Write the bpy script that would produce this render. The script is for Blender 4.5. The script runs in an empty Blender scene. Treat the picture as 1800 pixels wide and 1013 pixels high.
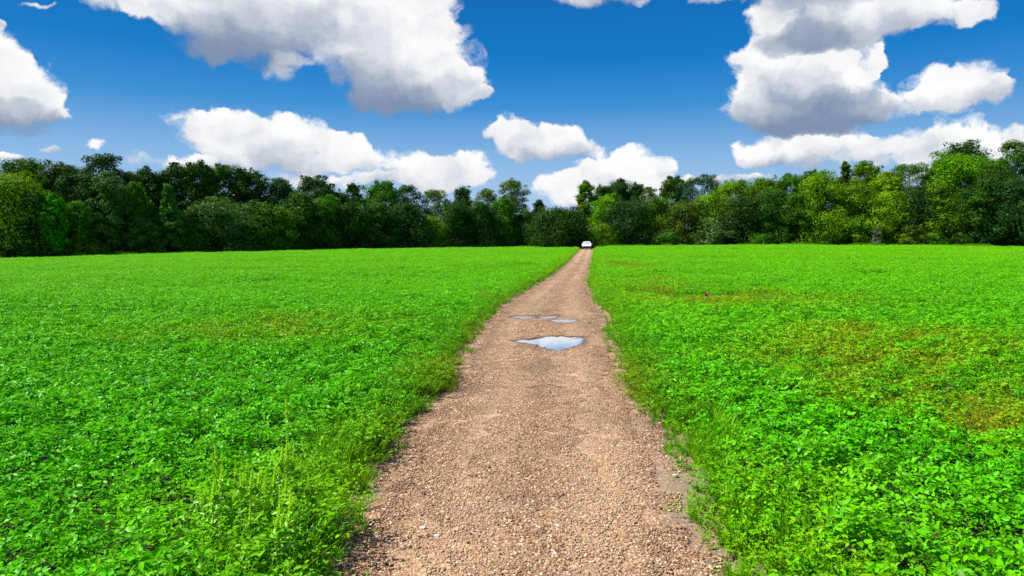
import bpy, math, random
import numpy as np
from mathutils import Vector, Matrix

R_ = math.radians
scn = bpy.context.scene
COL = scn.collection
rng = np.random.default_rng(11)

# ------------------------------------------------------------------ camera
EYE = 2.8
PITCH = R_(4.3)
FPX = 1200.0                       # focal length in pixels of the 1800 px wide photo
cd = bpy.data.cameras.new("camera")
cam = bpy.data.objects.new("camera", cd)
COL.objects.link(cam)
cam.location = (0, 0, EYE)
cam.rotation_euler = (R_(90) - PITCH, 0, 0)
cd.sensor_width = 36.0
cd.lens = 36.0 * FPX / 1800.0
cd.clip_end = 20000
scn.camera = cam

# ------------------------------------------------------------------ exposure
scn.view_settings.view_transform = 'Standard'
scn.view_settings.look = 'None'
EXPOSURE = 0.95
scn.view_settings.exposure = EXPOSURE
SKYK = 2 ** -EXPOSURE               # the sky's own brightness, as the photo records it
scn.view_settings.gamma = 1.0
scn.render.film_transparent = False
scn.cycles.max_bounces = 6
scn.cycles.diffuse_bounces = 3
scn.cycles.transmission_bounces = 3
scn.cycles.glossy_bounces = 3
scn.cycles.caustics_reflective = False
scn.cycles.caustics_refractive = False
scn.cycles.sample_clamp_indirect = 4.0

# ------------------------------------------------------------------ sun
SUN_EL, SUN_AZ = R_(52), R_(-86)      # azimuth from +Y, negative = to the left
sd = bpy.data.lights.new("sun", 'SUN')
sd.energy = 4.6
sd.angle = R_(0.6)
sd.color = (1.0, 0.955, 0.88)
sun = bpy.data.objects.new("sun", sd)
COL.objects.link(sun)
to_sun = Vector((math.sin(SUN_AZ) * math.cos(SUN_EL), math.cos(SUN_AZ) * math.cos(SUN_EL), math.sin(SUN_EL)))
sun.rotation_euler = to_sun.to_track_quat('Z', 'Y').to_euler()


def ray(X, Y):
    """Direction of the line of sight through a point of the photograph."""
    a, b = (X - 900.0) / FPX, (506.5 - Y) / FPX
    c, s = math.cos(PITCH), math.sin(PITCH)
    return (a, c + b * s, b * c - s)


def azel(X, Y):
    d = Vector(ray(X, Y)).normalized()
    return math.atan2(d.x, d.y), math.asin(d.z)


# ------------------------------------------------------------------ node helper
class NT:
    def __init__(self, tree):
        self.t = tree
        tree.nodes.clear()

    def n(self, typ, **kw):
        nd = self.t.nodes.new(typ)
        for k, v in kw.items():
            if k.startswith('i_'):
                key = k[2:]
                key = int(key) if key.isdigit() else key.replace('_', ' ')
                self.set(nd.inputs[key], v)
            else:
                setattr(nd, k, v)
        return nd

    def set(self, sock, v):
        if isinstance(v, bpy.types.NodeSocket):
            self.t.links.new(v, sock)
        else:
            sock.default_value = v

    def m(self, op, a, b=None, c=None, clamp=False):
        nd = self.t.nodes.new('ShaderNodeMath')
        nd.operation = op
        nd.use_clamp = clamp
        for i, v in enumerate((a, b, c)):
            if v is not None:
                self.set(nd.inputs[i], v)
        return nd.outputs[0]

    def v(self, op, a, b=None, c=None):
        nd = self.t.nodes.new('ShaderNodeVectorMath')
        nd.operation = op
        for i, x in enumerate((a, b, c)):
            if x is not None:
                self.set(nd.inputs[i], x)
        return nd.outputs['Value'] if op in ('DOT_PRODUCT', 'LENGTH', 'DISTANCE') else nd.outputs[0]

    def mix(self, f, a, b, blend='MIX'):
        nd = self.t.nodes.new('ShaderNodeMix')
        nd.data_type = 'RGBA'
        nd.blend_type = blend
        self.set(nd.inputs[0], f)
        self.set(nd.inputs[6], a)
        self.set(nd.inputs[7], b)
        return nd.outputs[2]

    def step(self, x, a, b):
        nd = self.t.nodes.new('ShaderNodeMapRange')
        nd.interpolation_type = 'SMOOTHSTEP'
        self.set(nd.inputs[0], x)
        nd.inputs[1].default_value = a
        nd.inputs[2].default_value = b
        return nd.outputs[0]

    def noise(self, vec, scale, detail=4, rough=0.5, color=False):
        nd = self.t.nodes.new('ShaderNodeTexNoise')
        self.set(nd.inputs['Vector'], vec)
        nd.inputs['Scale'].default_value = scale
        nd.inputs['Detail'].default_value = detail
        nd.inputs['Roughness'].default_value = rough
        return nd.outputs[1] if color else nd.outputs[0]


def rgb(r, g, b):
    return (r, g, b, 1.0)


# ------------------------------------------------------------------ sky with cumulus clouds
CLOUDS = [  # centre x, y, half width, half height (photo scale of angles), whiteness
    # large cloud high on the left
    (205, -8, 62, 30, .9), (300, 5, 90, 46, .85), (370, 62, 80, 44, .24), (440, 80, 95, 36, .10), (470, 20, 120, 62, .55),
    (400, -25, 260, 55, .9), (560, 10, 130, 70, .66), (620, 70, 85, 70, .72), (700, 45, 95, 85, .95), (770, 105, 75, 75, .95),
    (815, 150, 46, 38, .9), (735, 150, 95, 48, .46), (690, 178, 84, 30, .04), (640, 140, 56, 44, .34), (735, 0, 70, 55, 1.0),
    (486, 126, 30, 17, .6), (850, 165, 20, 16, .8),
    # cloud at the left edge
    (5, 95, 48, 46, 1.0), (45, 150, 62, 50, 1.0), (-30, 150, 80, 80, .8), (20, 205, 84, 34, .22), (85, 185, 36, 24, .8), (122, 206, 26, 15, .75),
    (60, 3, 32, 7, .7), (3, 36, 14, 9, .6),
    # long cloud over the left trees
    (335, 214, 44, 24, .95), (405, 216, 62, 32, 1.0), (470, 240, 74, 42, .92), (540, 255, 70, 46, .9), (610, 264, 46, 34, 1.0),
    (650, 282, 46, 22, .9), (500, 288, 130, 20, .62), (430, 268, 66, 26, .7), (380, 245, 60, 30, .85),
    (730, 296, 44, 26, 1.0), (760, 312, 90, 26, .85), (820, 296, 46, 32, 1.0), (800, 315, 76, 24, .78),
    # two clouds over the end of the track
    (888, 226, 40, 22, .98), (925, 246, 74, 32, .88), (990, 240, 52, 27, 1.0), (1030, 258, 38, 17, .85), (960, 268, 76, 15, .58),
    (985, 325, 42, 28, .95), (1022, 308, 38, 24, .98), (1070, 300, 52, 32, 1.0), (1112, 284, 36, 27, 1.0), (1150, 302, 36, 24, .95),
    (1050, 340, 110, 36, .86), (1120, 325, 60, 34, .84),
    # tall stacked cloud on the right
    (1345, 42, 50, 34, .9), (1420, 15, 82, 48, .72), (1415, 72, 86, 26, .10), (1520, 28, 110, 42, .8), (1500, 62, 100, 24, .5), (1640, 22, 82, 30, .85),
    (1712, 24, 44, 22, .85), (1450, -25, 130, 40, .5),
    (1325, 108, 54, 40, 1.0), (1304, 168, 44, 42, .95), (1400, 118, 90, 44, 1.0), (1490, 112, 62, 42, 1.0), (1390, 172, 96, 40, .42),
    (1440, 190, 110, 36, .04), (1340, 205, 62, 24, .45), (1430, 216, 100, 20, .0), (1520, 165, 56, 42, .8), (1545, 112, 14, 22, .8),
    (1640, 146, 44, 34, .98), (1695, 146, 58, 36, .98), (1742, 162, 42, 25, .9), (1600, 184, 100, 24, .75), (1690, 180, 80, 17, .6),
    (1318, 270, 34, 26, .95), (1362, 256, 40, 30, 1.0), (1425, 250, 46, 27, .98), (1490, 252, 44, 30, .95), (1540, 262, 40, 26, .9), (1420, 284, 120, 15, .55),
    (1606, 256, 36, 30, .98), (1650, 242, 36, 34, .98), (1694, 234, 40, 34, 1.05), (1738, 250, 38, 34, 1.05), (1768, 272, 30, 22, .95), (1660, 290, 130, 22, .8), (1800, 240, 26, 22, .9),
    # small ones
    (1060, -6, 100, 13, .6), (1262, -4, 46, 14, .75), (174, 264, 24, 15, .95), (512, 108, 30, 20, .5), (300, 288, 76, 14, .85), (350, 275, 28, 9, .9), (0, 278, 36, 10, .9),
    (545, 318, 80, 12, .85), (660, 314, 70, 10, .85), (1212, 318, 20, 10, .95), (1300, 318, 70, 8, .8), (90, 268, 30, 8, .6),
]


def make_world():
    w = bpy.data.worlds.new("World")
    scn.world = w
    w.use_nodes = True
    T = NT(w.node_tree)
    L = w.node_tree.links.new
    sky = T.n('ShaderNodeTexSky', sky_type='NISHITA')
    sky.sun_disc = False
    sky.sun_elevation = SUN_EL
    sky.sun_rotation = SUN_AZ
    sky.air_density = 1.0
    sky.dust_density = 0.3
    sky.ozone_density = 2.0
    blue = T.v('MULTIPLY', sky.outputs[0], (0.080,) * 3)
    d = T.n('ShaderNodeTexCoord').outputs['Generated']
    sep = T.n('ShaderNodeSeparateXYZ', i_0=d)
    az = T.m('ARCTAN2', sep.outputs[0], sep.outputs[1])
    el = T.m('ARCSINE', sep.outputs[2])
    # deep polarised blue overhead, pale towards the horizon
    rp = T.n('ShaderNodeValToRGB', i_0=T.m('MULTIPLY', el, 1 / R_(60), clamp=True))
    e = rp.color_ramp.elements
    k = SKYK
    e[0].position = 0; e[0].color = rgb(.44 * k, .60 * k, .84 * k)
    e[1].position = 1; e[1].color = rgb(.000 * k, .10 * k, .38 * k)
    for deg, c in ((3.5, (.36, .55, .82)), (6.5, (.23, .46, .77)), (10.5, (.040, .275, .66)), (14, (.0, .190, .57)), (18.5, (.0, .145, .47))):
        q = e.new(deg / 60); q.color = rgb(*[v * k for v in c])
    blue = T.mix(.97, blue, rp.outputs[0])
    p = T.n('ShaderNodeCombineXYZ', i_0=az, i_1=el, i_2=0.0).outputs[0]
    # billows
    warp1 = T.noise(p, 13.0, 2, 0.5, True)
    warp2 = T.noise(p, 45.0, 5, 0.62, True)
    q = T.v('MULTIPLY_ADD', T.v('SUBTRACT', warp1, (.5, .5, .5)), (.045, .036, 0), p)
    q = T.v('MULTIPLY_ADD', T.v('SUBTRACT', warp2, (.5, .5, .5)), (.030, .026, 0), q)
    qq = T.v('MULTIPLY', q, (1.0, 1.25, 1.0))
    b0 = T.noise(qq, 21.0, 8, .58)
    c0 = T.noise(qq, 13.0, 5, .5)
    c1 = T.noise(T.v('ADD', qq, (.008, .022, 0)), 13.0, 5, .5)
    vo = T.n('ShaderNodeTexVoronoi', i_Vector=qq, feature='SMOOTH_F1')
    vo.inputs['Scale'].default_value = 34.0
    vo.inputs['Smoothness'].default_value = .6
    puff = T.m('SUBTRACT', T.m('MULTIPLY', T.m('SUBTRACT', b0, .5), 1.45), T.m('MULTIPLY', T.m('SUBTRACT', vo.outputs['Distance'], .36), .55))
    shade = T.m('ADD', T.m('MULTIPLY', T.m('SUBTRACT', c0, c1), 1.25), T.m('MULTIPLY', T.m('SUBTRACT', b0, .5), .26))

    blobs = []
    for X, Y, rx, ry, wh in CLOUDS:
        a, ee = azel(X, Y)
        a2, _ = azel(X + 10, Y)
        _, e2 = azel(X, Y - 10)
        blobs.append((a, ee, rx * 1.24 * abs(a2 - a) / 10, ry * 1.24 * abs(e2 - ee) / 10, wh))

    def backdrop(a0, a1, e0, e1):
        """Sky and the clouds that reach into one sector of it."""
        M = .045
        mine = [v for v in blobs if not (v[0] + v[2] < a0 - M or v[0] - v[2] > a1 + M or v[1] + v[3] < e0 - M or v[1] - v[3] > e1 + M)]
        if not mine:
            return T.n('ShaderNodeBackground', i_0=blue).outputs[0]
        g = bpy.data.node_groups.new('cloud_sector', 'ShaderNodeTree')
        for nm, typ in (('q', 'Vector'), ('blue', 'Color'), ('puff', 'Float'), ('shade', 'Float')):
            g.interface.new_socket(nm, in_out='INPUT', socket_type='NodeSocket' + typ)
        g.interface.new_socket('sky', in_out='OUTPUT', socket_type='NodeSocketShader')
        G = NT(g)
        gi = G.n('NodeGroupInput').outputs
        go = G.n('NodeGroupOutput')
        gq, gblue, gpuff, gshade = gi[0], gi[1], gi[2], gi[3]
        D = B = W = None
        for a, ee, ra, re, wh in mine:
            k = G.v('MULTIPLY_ADD', gq, (1 / ra, 1 / re, 0), (-a / ra, -ee / re, 0))
            f = G.m('SUBTRACT', 1.0, G.v('DOT_PRODUCT', k, k), clamp=True)
            fw = G.m('MULTIPLY', f, 2.4 if wh < .6 else 1.0)
            tone = G.m('ADD', G.v('DOT_PRODUCT', k, (.05, .26, 0)), wh - .03)
            D = f if D is None else G.m('ADD', D, f)
            W = fw if W is None else G.m('ADD', W, fw)
            B = G.m('MULTIPLY', fw, tone) if B is None else G.m('MULTIPLY_ADD', fw, tone, B)
        dens = G.m('ADD', G.m('MINIMUM', D, 2.2), G.m('MULTIPLY', gpuff, G.m('MULTIPLY', G.m('MULTIPLY', D, 2.2, clamp=True), 1.35)))
        bright = G.m('ADD', G.m('DIVIDE', B, G.m('MAXIMUM', W, .02)), G.m('MULTIPLY', gshade, G.m('MULTIPLY_ADD', G.m('DIVIDE', B, G.m('MAXIMUM', W, .02)), .7, .35)))
        bright = G.step(bright, .02, 1.14)
        # crisp sunlit tops, misty grey undersides
        wid = G.m('MULTIPLY_ADD', bright, -.62, 1.18)
        alpha = G.step(G.m('DIVIDE', G.m('SUBTRACT', dens, .15), wid), 0, 1)
        ccol = G.mix(bright, rgb(.215 * SKYK, .290 * SKYK, .430 * SKYK), rgb(1.0 * SKYK, 1.0 * SKYK, 1.0 * SKYK))
        col = G.mix(G.m('MULTIPLY', alpha, .98), gblue, ccol)
        bgd = G.n('ShaderNodeBackground', i_0=col)
        g.links.new(bgd.outputs[0], go.inputs[0])
        nd = T.n('ShaderNodeGroup', node_tree=g)
        for i_, v in enumerate((q, blue, puff, shade)):
            L(v, nd.inputs[i_])
        return nd.outputs[0]

    def either(f, a, b):
        mx = T.n('ShaderNodeMixShader', i_0=f)
        L(a, mx.inputs[1]); L(b, mx.inputs[2])
        return mx.outputs[0]

    def by_az(cuts, e0, e1):
        if len(cuts) == 2:
            return backdrop(cuts[0], cuts[1], e0, e1)
        h = len(cuts) // 2
        return either(T.m('GREATER_THAN', az, cuts[h]), by_az(cuts[:h + 1], e0, e1), by_az(cuts[h:], e0, e1))
    cuts = [R_(v) for v in (-50, -26, -14, -2, 9, 19, 29, 50)]
    front = either(T.m('GREATER_THAN', el, R_(11.5)), by_az(cuts, -.2, R_(11.5)), by_az(cuts, R_(11.5), 1.0))
    # the rest of the sky, unseen: scattered cloud added to whiten the ambient light
    cl = T.step(T.noise(T.v('MULTIPLY', d, (1, 1, 1.6)), 3.2, 4, .55), .47, .60)
    rest = T.n('ShaderNodeBackground', i_0=T.mix(T.m('MULTIPLY', cl, .85), blue, rgb(.62 * SKYK, .635 * SKYK, .66 * SKYK))).outputs[0]
    inside = T.m('MULTIPLY', T.m('LESS_THAN', T.m('ABSOLUTE', az), R_(50)), T.m('MULTIPLY', T.m('LESS_THAN', el, R_(27)), T.m('GREATER_THAN', el, R_(-1))))
    out = T.n('ShaderNodeOutputWorld')
    L(either(inside, rest, front), out.inputs[0])
    w.cycles.sampling_method = 'MANUAL'
    w.cycles.sample_map_resolution = 512


make_world()


# ------------------------------------------------------------------ tags and mesh helpers
def tag(o, label=None, cat=None, group=None, kind=None):
    if label: o['label'] = label
    if cat: o['category'] = cat
    if group: o['group'] = group
    if kind: o['kind'] = kind
    return o


def mesh_np(name, V, F, mat=None, smooth=False):
    """V (n,3) and triangles or quads F (m,k) into a mesh."""
    V = np.asarray(V, dtype=np.float32)
    F = np.asarray(F, dtype=np.int32)
    me = bpy.data.meshes.new(name)
    me.vertices.add(len(V))
    me.vertices.foreach_set('co', V.ravel())
    k = F.shape[1]
    me.loops.add(F.size)
    me.loops.foreach_set('vertex_index', F.ravel())
    me.polygons.add(len(F))
    me.polygons.foreach_set('loop_start', np.arange(0, F.size, k, dtype=np.int32))
    me.polygons.foreach_set('loop_total', np.full(len(F), k, dtype=np.int32))
    if smooth:
        me.polygons.foreach_set('use_smooth', np.ones(len(F), dtype=bool))
    me.update(calc_edges=True)
    if mat: me.materials.append(mat)
    return me


def obj(name, me, parent=None, loc=None, link=True):
    o = bpy.data.objects.new(name, me)
    if link: COL.objects.link(o)
    if parent: o.parent = parent
    if loc is not None: o.location = loc
    return o


def unit(a):
    return a / np.maximum(np.linalg.norm(a, axis=-1, keepdims=True), 1e-9)


LEAF7_V = np.array([[0, 0, 0], [.5, 0, -.02], [1, 0, -.14], [.22, .42, .10], [.62, .40, .06], [.22, -.42, .10], [.62, -.40, .06]])
LEAF7_F = np.array([[0, 1, 3], [1, 4, 3], [1, 2, 4], [0, 5, 1], [1, 5, 6], [1, 6, 2]])
LEAF4_V = np.array([[0, 0, 0], [.45, .5, .07], [1, 0, -.06], [.45, -.5, .07]])
LEAF4_F = np.array([[0, 2, 1], [0, 3, 2]])


def leaves(P, N, A, L, W, tv=LEAF7_V, tf=LEAF7_F):
    """One leaf per row: foot P, face normal N, direction A, length L, width W."""
    N = unit(N)
    A = unit(A - N * np.sum(A * N, axis=1, keepdims=True))
    Bv = np.cross(N, A)
    L = L[:, None, None]; W = W[:, None, None]
    V = P[:, None, :] + tv[None, :, 0:1] * L * A[:, None, :] + tv[None, :, 1:2] * W * Bv[:, None, :] + tv[None, :, 2:3] * L * N[:, None, :]
    F = tf[None] + (np.arange(len(P)) * len(tv))[:, None, None]
    return V.reshape(-1, 3), F.reshape(-1, tf.shape[1])


def join(parts):
    Vs, Fs, n = [], [], 0
    for V, F in parts:
        Vs.append(V); Fs.append(F + n); n += len(V)
    return np.concatenate(Vs), np.concatenate(Fs)


def tube(pts, rad, sides=6):
    """Triangles of a tapering tube through the points."""
    pts = np.asarray(pts, float); n = len(pts)
    V = []
    for i in range(n):
        t = unit((pts[min(i + 1, n - 1)] - pts[max(i - 1, 0)])[None])[0]
        u = unit(np.cross(t, [0.13, .97, .21])[None])[0]
        w = np.cross(t, u)
        for k in range(sides):
            a = 2 * math.pi * k / sides
            V.append(pts[i] + rad[i] * (math.cos(a) * u + math.sin(a) * w))
    F = []
    for i in range(n - 1):
        for k in range(sides):
            a, b = i * sides + k, i * sides + (k + 1) % sides
            F += [[a, b, b + sides], [a, b + sides, a + sides]]
    return np.array(V), np.array(F)


def wob(x, y, s=1.0, seed=0.0):
    """Cheap smooth noise in about -1..1."""
    x = x * s; y = y * s
    return (np.sin(1.7 * x + 2.3 * np.sin(.9 * y + seed) + seed) + np.sin(2.9 * y + 1.9 * np.sin(1.3 * x - seed) + 2 * seed)
            + .6 * np.sin(5.3 * x - 4.1 * y + 3 * seed) + .5 * np.sin(7.7 * y + 6.1 * x + seed)) / 3.1


# ------------------------------------------------------------------ lie of the land
TX = np.array([-1500, -300, 0, 480, 900, 1040, 1400, 1800, 2100, 3300.])
TS = (TX - 900) / FPX
TD = np.array([70, 88, 97, 118, 150, 150, 140, 125, 118, 95.])      # depth of the field's far edge
TY = np.array([480, 462, 453, 440, 433.5, 431.5, 430, 433, 436, 440.])  # where the photo shows that edge
CROP = 0.42
TZ = EYE - (TY - 416.0) * TD / FPX - CROP


def edge_depth(s): return np.interp(s, TS, TD)


def ground(x, y):
    x = np.asarray(x, float); y = np.asarray(y, float)
    s = x / np.maximum(y, 1.0)
    t = np.clip((y / edge_depth(s) - .12) / .88, 0, 1)
    z = np.interp(s, TS, TZ) * (t * t * (3 - 2 * t))
    return z


def drop(X, Y, h=0.0):
    """Where the line of sight through a photo point meets the ground (raised by h)."""
    d = ray(X, Y)
    t = 5.0
    for _ in range(60):
        z = float(ground(d[0] * t, d[1] * t)) + h
        t2 = (z - EYE) / d[2] if d[2] < -1e-4 else 150.0
        t = .5 * t + .5 * min(max(t2, 1.0), 400.0)
    return np.array([d[0] * t, d[1] * t, float(ground(d[0] * t, d[1] * t))])


LEFT_PX = [(548, 1100), (576, 1013), (622, 900), (668, 832), (720, 752), (780, 698), (806, 645), (836, 592), (866, 556), (880, 540), (926, 513), (970, 486), (1000, 461), (1014, 446), (1020, 439)]
RIGHT_PX = [(1345, 1100), (1278, 1013), (1222, 890), (1205, 835), (1152, 748), (1106, 692), (1080, 640), (1070, 600), (1068, 572), (1056, 548), (1038, 522), (1031, 500), (1034, 480), (1038, 465), (1041, 450), (1043, 439)]
LE = np.array([drop(*p)[:2] for p in LEFT_PX]); RE = np.array([drop(*p)[:2] for p in RIGHT_PX])
far_l, far_r = LE[-1], RE[-1]


def xl(y):
    y = np.asarray(y, float)
    v = np.interp(y, LE[:, 1], LE[:, 0])
    v = np.where(y > LE[-1, 1], LE[-1, 0] + (y - LE[-1, 1]) * .125, v)
    return np.where(y < LE[0, 1], LE[0, 0] + (y - LE[0, 1]) * .10, v)


def xr(y):
    y = np.asarray(y, float)
    v = np.interp(y, RE[:, 1], RE[:, 0])
    v = np.where(y > RE[-1, 1], RE[-1, 0] + (y - RE[-1, 1]) * .135, v)
    return np.where(y < RE[0, 1], RE[0, 0] + (y - RE[0, 1]) * .10, v)


def off_track(x, y):
    """Distance outside the gravel (negative on it)."""
    return np.maximum(xl(y) - x, x - xr(y))


# ------------------------------------------------------------------ materials
def new_mat(name):
    m = bpy.data.materials.new(name)
    m.use_nodes = True
    return m, NT(m.node_tree)


def finish(m, T, shader):
    out = T.n('ShaderNodeOutputMaterial')
    T.t.links.new(shader, out.inputs[0])
    return m


def plain(name, col, rough=.5, metal=0.0, spec=.5, coat=0.0, bump=0.0, scale=40):
    m, T = new_mat(name)
    P = T.n('ShaderNodeBsdfPrincipled')
    tc = T.n('ShaderNodeTexCoord').outputs['Object']
    nz = T.noise(tc, scale, 4, .6)
    c = T.mix(nz, rgb(*[v * .8 for v in col]), rgb(*[min(v * 1.18, 1) for v in col]))
    T.set(P.inputs['Base Color'], c)
    P.inputs['Roughness'].default_value = rough
    P.inputs['Metallic'].default_value = metal
    P.inputs['Specular IOR Level'].default_value = spec
    P.inputs['Coat Weight'].default_value = coat
    if bump:
        bp = T.n('ShaderNodeBump', i_Height=nz)
        bp.inputs['Strength'].default_value = bump
        T.set(P.inputs['Normal'], bp.outputs[0])
    return finish(m, T, P.outputs[0])


def leaf_shader(T, col, rough=.42, spec=.5, trans=.28, tcol=None):
    P = T.n('ShaderNodeBsdfPrincipled')
    T.set(P.inputs['Base Color'], col)
    P.inputs['Roughness'].default_value = rough
    T.set(P.inputs['Specular IOR Level'], spec)
    tr = T.n('ShaderNodeBsdfTranslucent')
    T.set(tr.inputs[0], tcol if tcol is not None else col)
    mx = T.n('ShaderNodeMixShader', i_0=trans)
    T.t.links.new(P.outputs[0], mx.inputs[1])
    T.t.links.new(tr.outputs[0], mx.inputs[2])
    return mx.outputs[0]


def crop_mat(name, dark, mid, light, lime, dry, rough=.40, spec=.55, trans=.28, gloss=0.0, under=(.15, .44, .022)):
    """Leaf green that varies leaf by leaf, plant by plant and over the field."""
    m, T = new_mat(name)
    isl = T.n('ShaderNodeNewGeometry').outputs['Random Per Island']
    al = T.n('ShaderNodeAttribute', attribute_type='INSTANCER', attribute_name='lime').outputs['Fac']
    ad = T.n('ShaderNodeAttribute', attribute_type='INSTANCER', attribute_name='dry').outputs['Fac']
    at = T.n('ShaderNodeAttribute', attribute_type='INSTANCER', attribute_name='tint').outputs['Fac']
    k = T.m('ADD', T.m('MULTIPLY', isl, .7), T.m('MULTIPLY', at, .45))
    rp = T.n('ShaderNodeValToRGB', i_0=k)
    el = rp.color_ramp.elements
    el[0].position = .08; el[0].color = rgb(*dark)
    el[1].position = .98; el[1].color = rgb(*light)
    e = el.new(.5); e.color = rgb(*mid)
    c = T.mix(al, rp.outputs[0], rgb(*lime))
    back = T.n('ShaderNodeNewGeometry').outputs['Backfacing']
    c = T.mix(T.m('MULTIPLY', back, .45), c, rgb(*under))            # the underside of a leaf is paler
    flip = T.m('FRACT', T.m('MULTIPLY', isl, 17.3))
    c = T.mix(T.m('MULTIPLY', ad, T.m('MULTIPLY_ADD', flip, .8, .3), clamp=True), c, rgb(*dry))
    sheen = T.m('MULTIPLY_ADD', T.m('GREATER_THAN', T.m('FRACT', T.m('MULTIPLY', isl, 41.7)), .62), gloss, spec)   # some leaves are waxier
    return finish(m, T, leaf_shader(T, c, rough, sheen, trans))


M_SOY = crop_mat('soybean_leaf', (.014, .170, .001), (.055, .420, .001), (.150, .540, .006), (.220, .600, .001), (.300, .340, .004), .46, .03, .33, .20)
M_WEED = crop_mat('weed_leaf', (.020, .170, .001), (.066, .350, .001), (.160, .470, .006), (.235, .520, .001), (.330, .310, .012), .5, .06, .34, .15)
M_GRASS = crop_mat('grass_blade', (.020, .170, .001), (.066, .320, .001), (.170, .420, .004), (.250, .490, .002), (.330, .310, .012), .5, .06, .36)


def soil_mat():
    m, T = new_mat('field_soil')
    P = T.n('ShaderNodeBsdfPrincipled')
    pos = T.n('ShaderNodeNewGeometry').outputs['Position']
    a = T.noise(pos, 1.3, 6, .6)
    b = T.noise(pos, 24, 5, .65)
    c = T.mix(T.step(a, .3, .7), rgb(.016, .016, .007), rgb(.036, .030, .016))
    c = T.mix(T.m('MULTIPLY', b, .6), c, rgb(.018, .014, .008))
    T.set(P.inputs['Base Color'], c)
    P.inputs['Roughness'].default_value = .95
    bp = T.n('ShaderNodeBump', i_Height=b)
    bp.inputs['Strength'].default_value = .6
    bp.inputs['Distance'].default_value = .03
    T.set(P.inputs['Normal'], bp.outputs[0])
    return finish(m, T, P.outputs[0])


def stone_ramp(T, fac):
    rp = T.n('ShaderNodeValToRGB', i_0=fac)
    el = rp.color_ramp.elements
    el[0].position = 0.0; el[0].color = rgb(.060, .027, .012)
    el[1].position = 1.0; el[1].color = rgb(.74, .61, .45)
    for pos_, c in ((.15, (.130, .056, .024)), (.30, (.262, .124, .056)), (.45, (.365, .195, .090)), (.57, (.240, .160, .108)), (.69, (.440, .268, .112)), (.80, (.360, .208, .120)), (.90, (.540, .390, .240))):
        e = el.new(pos_); e.color = rgb(*c)
    return rp.outputs[0]


def stain_and_shadow(T, pos, col, rut):
    """Wear and painted shadow patches on the track: silt washed to the right edge, worn wheel lines; wet mud from the 'wet' attribute, silt from the 'silt' attribute."""
    big = T.noise(pos, .55, 4, .6)
    col = T.mix(T.m('MULTIPLY', T.step(big, .48, .68), .5), col, rgb(.150, .096, .056))
    col = T.mix(T.m('MULTIPLY', T.step(T.noise(pos, 1.7, 5, .6), .55, .72), .35), col, rgb(.36, .220, .115))
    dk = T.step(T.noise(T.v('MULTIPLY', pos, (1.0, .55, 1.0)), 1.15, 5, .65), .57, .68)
    col = T.mix(T.m('MULTIPLY', dk, .55), col, rgb(.135, .082, .055))          # dark patches painted in for small shadows lying across the track
    return T.mix(T.m('MULTIPLY', rut, .55), col, rgb(.50, .330, .200))


def track_mat():
    m, T = new_mat('gravel_surface')
    P = T.n('ShaderNodeBsdfPrincipled')
    pos = T.n('ShaderNodeNewGeometry').outputs['Position']
    vo = T.n('ShaderNodeTexVoronoi', i_Vector=pos)
    vo.inputs['Scale'].default_value = 42.0
    cell = T.n('ShaderNodeSeparateColor', i_0=vo.outputs['Color']).outputs[0]
    col = stone_ramp(T, cell)
    col = T.mix(T.m('MULTIPLY', T.step(vo.outputs['Distance'], .35, .75), .6), col, rgb(.12, .068, .042))
    col = stain_and_shadow(T, pos, col, T.n('ShaderNodeAttribute', attribute_name='rut').outputs['Fac'])
    silt = T.n('ShaderNodeAttribute', attribute_name='silt').outputs['Fac']
    wet = T.n('ShaderNodeAttribute', attribute_name='wet').outputs['Fac']
    fine = T.noise(pos, 30, 6, .7)
    nz = T.noise(pos, 5, 5, .65)
    sf = T.m('MULTIPLY', T.step(T.m('ADD', silt, T.m('MULTIPLY', T.m('SUBTRACT', nz, .5), 1.1)), .25, .95), .85)
    col = T.mix(sf, col, T.mix(fine, rgb(.13, .094, .064), rgb(.30, .220, .155)))
    wf = T.step(T.m('ADD', wet, T.m('MULTIPLY', T.m('SUBTRACT', nz, .5), 1.0)), .35, .8)
    col = T.mix(wf, col, T.mix(fine, rgb(.070, .042, .028), rgb(.15, .095, .062)))
    T.set(P.inputs['Base Color'], col)
    T.set(P.inputs['Roughness'], T.m('MULTIPLY_ADD', wf, -.14, .92))
    h = T.m('ADD', T.m('MULTIPLY', vo.outputs['Distance'], -1.0), fine)
    bp = T.n('ShaderNodeBump', i_Height=h)
    bp.inputs['Strength'].default_value = .7
    bp.inputs['Distance'].default_value = .012
    T.set(P.inputs['Normal'], bp.outputs[0])
    return finish(m, T, P.outputs[0])


def pebble_mat():
    m, T = new_mat('gravel_stone')
    P = T.n('ShaderNodeBsdfPrincipled')
    g = T.n('ShaderNodeNewGeometry')
    at = T.n('ShaderNodeAttribute', attribute_type='INSTANCER', attribute_name='tint').outputs['Fac']
    col = stone_ramp(T, T.m('FRACT', T.m('ADD', g.outputs['Random Per Island'], T.m('MULTIPLY', at, 3.0))))
    nz = T.noise(g.outputs['Position'], 120, 3, .6)
    col = T.mix(T.m('MULTIPLY', nz, .22), col, rgb(.20, .11, .07))
    col = stain_and_shadow(T, g.outputs['Position'], col, T.n('ShaderNodeAttribute', attribute_type='INSTANCER', attribute_name='rut').outputs['Fac'])
    T.set(P.inputs['Base Color'], col)
    P.inputs['Roughness'].default_value = .8
    return finish(m, T, P.outputs[0])


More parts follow.
